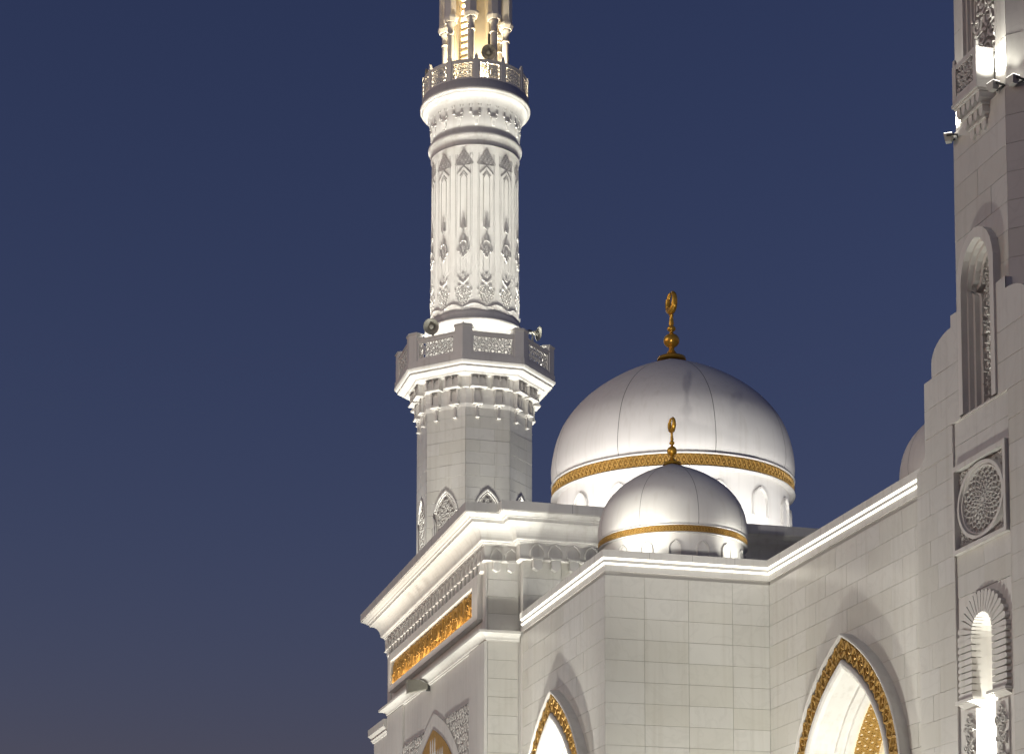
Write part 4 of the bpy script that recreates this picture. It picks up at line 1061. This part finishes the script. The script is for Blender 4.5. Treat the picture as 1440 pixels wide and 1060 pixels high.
# linear washers along the lower cornice and wing roof
arealine('lamp', (XB - .50, 78.7, 15.32), (XB - .50, 62.7, 15.32), .06, (-.05, 0, 1), 80, (1, .88, .72), hall, R(75))
arealine('lamp', (15.9, 62.62, 15.32), (17.3, 62.62, 15.32), .06, (0, -.1, 1), 15, WHITE, hall, R(70))
arealine('lamp', (17.9, 61.9, 15.9), (22.5, 61.9, 15.9), .08, (0, .0, 1), 36, WHITE, hall, R(140))
# roof floods for the domes
floodlight(RL_, (17.9, 54.5, 15.74), (20.6, 57.0, 18.5), 440, WHITE, 70, .9, .25, .06, RG)
floodlight(RL_, (22.4, 54.7, 15.74), (21.2, 57.0, 18.4), 150, WHITE, 70, .9, .25, .06, RG)  # weak fill lamp added for the dark right side of the small dome
floodlight(RL_, (21.0, 64.3, 19.5), (BD[0] - .3, BD[1], 28.5), 900, (1, .96, .92), 60, .9, .25, .06, RG)
for a, p in ((-160, 220), (-130, 220), (-100, 220), (-70, 200), (-40, 160)):
    x, y = BD[0] + 6.5 * math.cos(R(a)), BD[1] + 6.5 * math.sin(R(a))
    floodlight(RL_, (x, y, 19.3), (BD[0], BD[1], 24.5), p, (1, .98, .94), 80, .9, .25, .06, RG)
floodlight(RL_, (24.3, 47.0, 15.9), (26.9, 49.4, 17.8), 70, WHITE, 80, .8, .25, .06, RG)
# far minaret: up-lights on the roof round its foot and on the lower balcony
MG = 'uplights of the far minaret'; ML = 'uplight fixed beside the shaft of the far minaret'
for k in range(8):
    a = k * PI / 4 + PI / 8
    floodlight(ML, (C[0] + 4.2 * math.cos(a), C[1] + 4.2 * math.sin(a), 21.0), (C[0] + 3.75 * math.cos(a), C[1] + 3.75 * math.sin(a), 35), 5200, WHITE, 40, .7, .25, .08, MG, lens=False)
for k in range(8):
    a = PI / 8 + k * PI / 4; b = a + PI / 4; am = (a + b) / 2
    ring = lambda r, z, wd, tilt, p, sp: arealine('lamp', (C[0] + r * math.cos(a), C[1] + r * math.sin(a), z), (C[0] + r * math.cos(b), C[1] + r * math.sin(b), z), wd, (tilt * math.cos(am), tilt * math.sin(am), 1), p, WHITE, mn, R(sp))
    ring(3.70, 36.35, .12, -.16, 50, 85)
    ring(3.45, 36.00, .12, -.05, 31, 40)
    ring(3.30, 35.95, .10, -.8, 26, 130)
    for q in range(3):  # ring of lamps added to brighten the upper collar
        a0_, b0_ = a + q * PI / 12, a + (q + 1) * PI / 12
        arealine('lamp', (C[0] + 2.47 * math.cos(a0_), C[1] + 2.47 * math.sin(a0_), 48.08), (C[0] + 2.47 * math.cos(b0_), C[1] + 2.47 * math.sin(b0_), 48.08), .04, (.08 * math.cos(am), .08 * math.sin(am), 1), 4.2, WHITE, mn, R(100))
# visible fixtures
wf_ = thing('floodlight', 'grey wedge floodlight jutting from the hall wall above the gilded arch', 'floodlight', 'floodlights fixed to the facades')
mw_ = frame((XB, 71.6), (-1, 0), (0, -1))          # s runs out from the wall, d towards the street
h_ = MB(); h_.add([mw_(a, b, d) for d in (-.16, .16) for a, b in ((.10, 14.80), (.10, 14.98), (.42, 15.12), (.86, 15.10), (.82, 14.62))],
                  [(0, 1, 2, 3, 4), (9, 8, 7, 6, 5), (0, 5, 6, 1), (1, 6, 7, 2), (2, 7, 8, 3), (3, 8, 9, 4), (4, 9, 5, 0)])
h_.build('housing', 'horn', wf_)
MB().box(mw_, -.02, .11, 14.74, 15.0, -.05, .05).build('bracket', 'dark', wf_)
TG = 'floodlights fixed to the facades'
floodlight('square lamp at the outer edge of the near minaret below its balcony', mpU(-1.10, 22.95, .24), mpU(-1.0, 29.0, .10), 260, WHITE, 110, 1.0, .26, .05, TG)
floodlight('square lamp beside the little balcony of the near minaret', mpU(1.02, 23.2, .24), mpU(1.0, 29.0, .10), 260, WHITE, 110, 1.0, .26, .05, TG)
floodlight('pale square lamp on the shaft ledge, edge of the near minaret', mpUB(-1.0, 23.15, .20), mpUB(-.9, 27.0, .05), 28, WHITE, 70, .7, .26, .05, TG)
# rear block washer
floodlight(GL, (XB - 2.6, 80.3, .4), (XB, 80.3, 14.0), 6000, WHITE, 50, .7, .4, .12, GF)
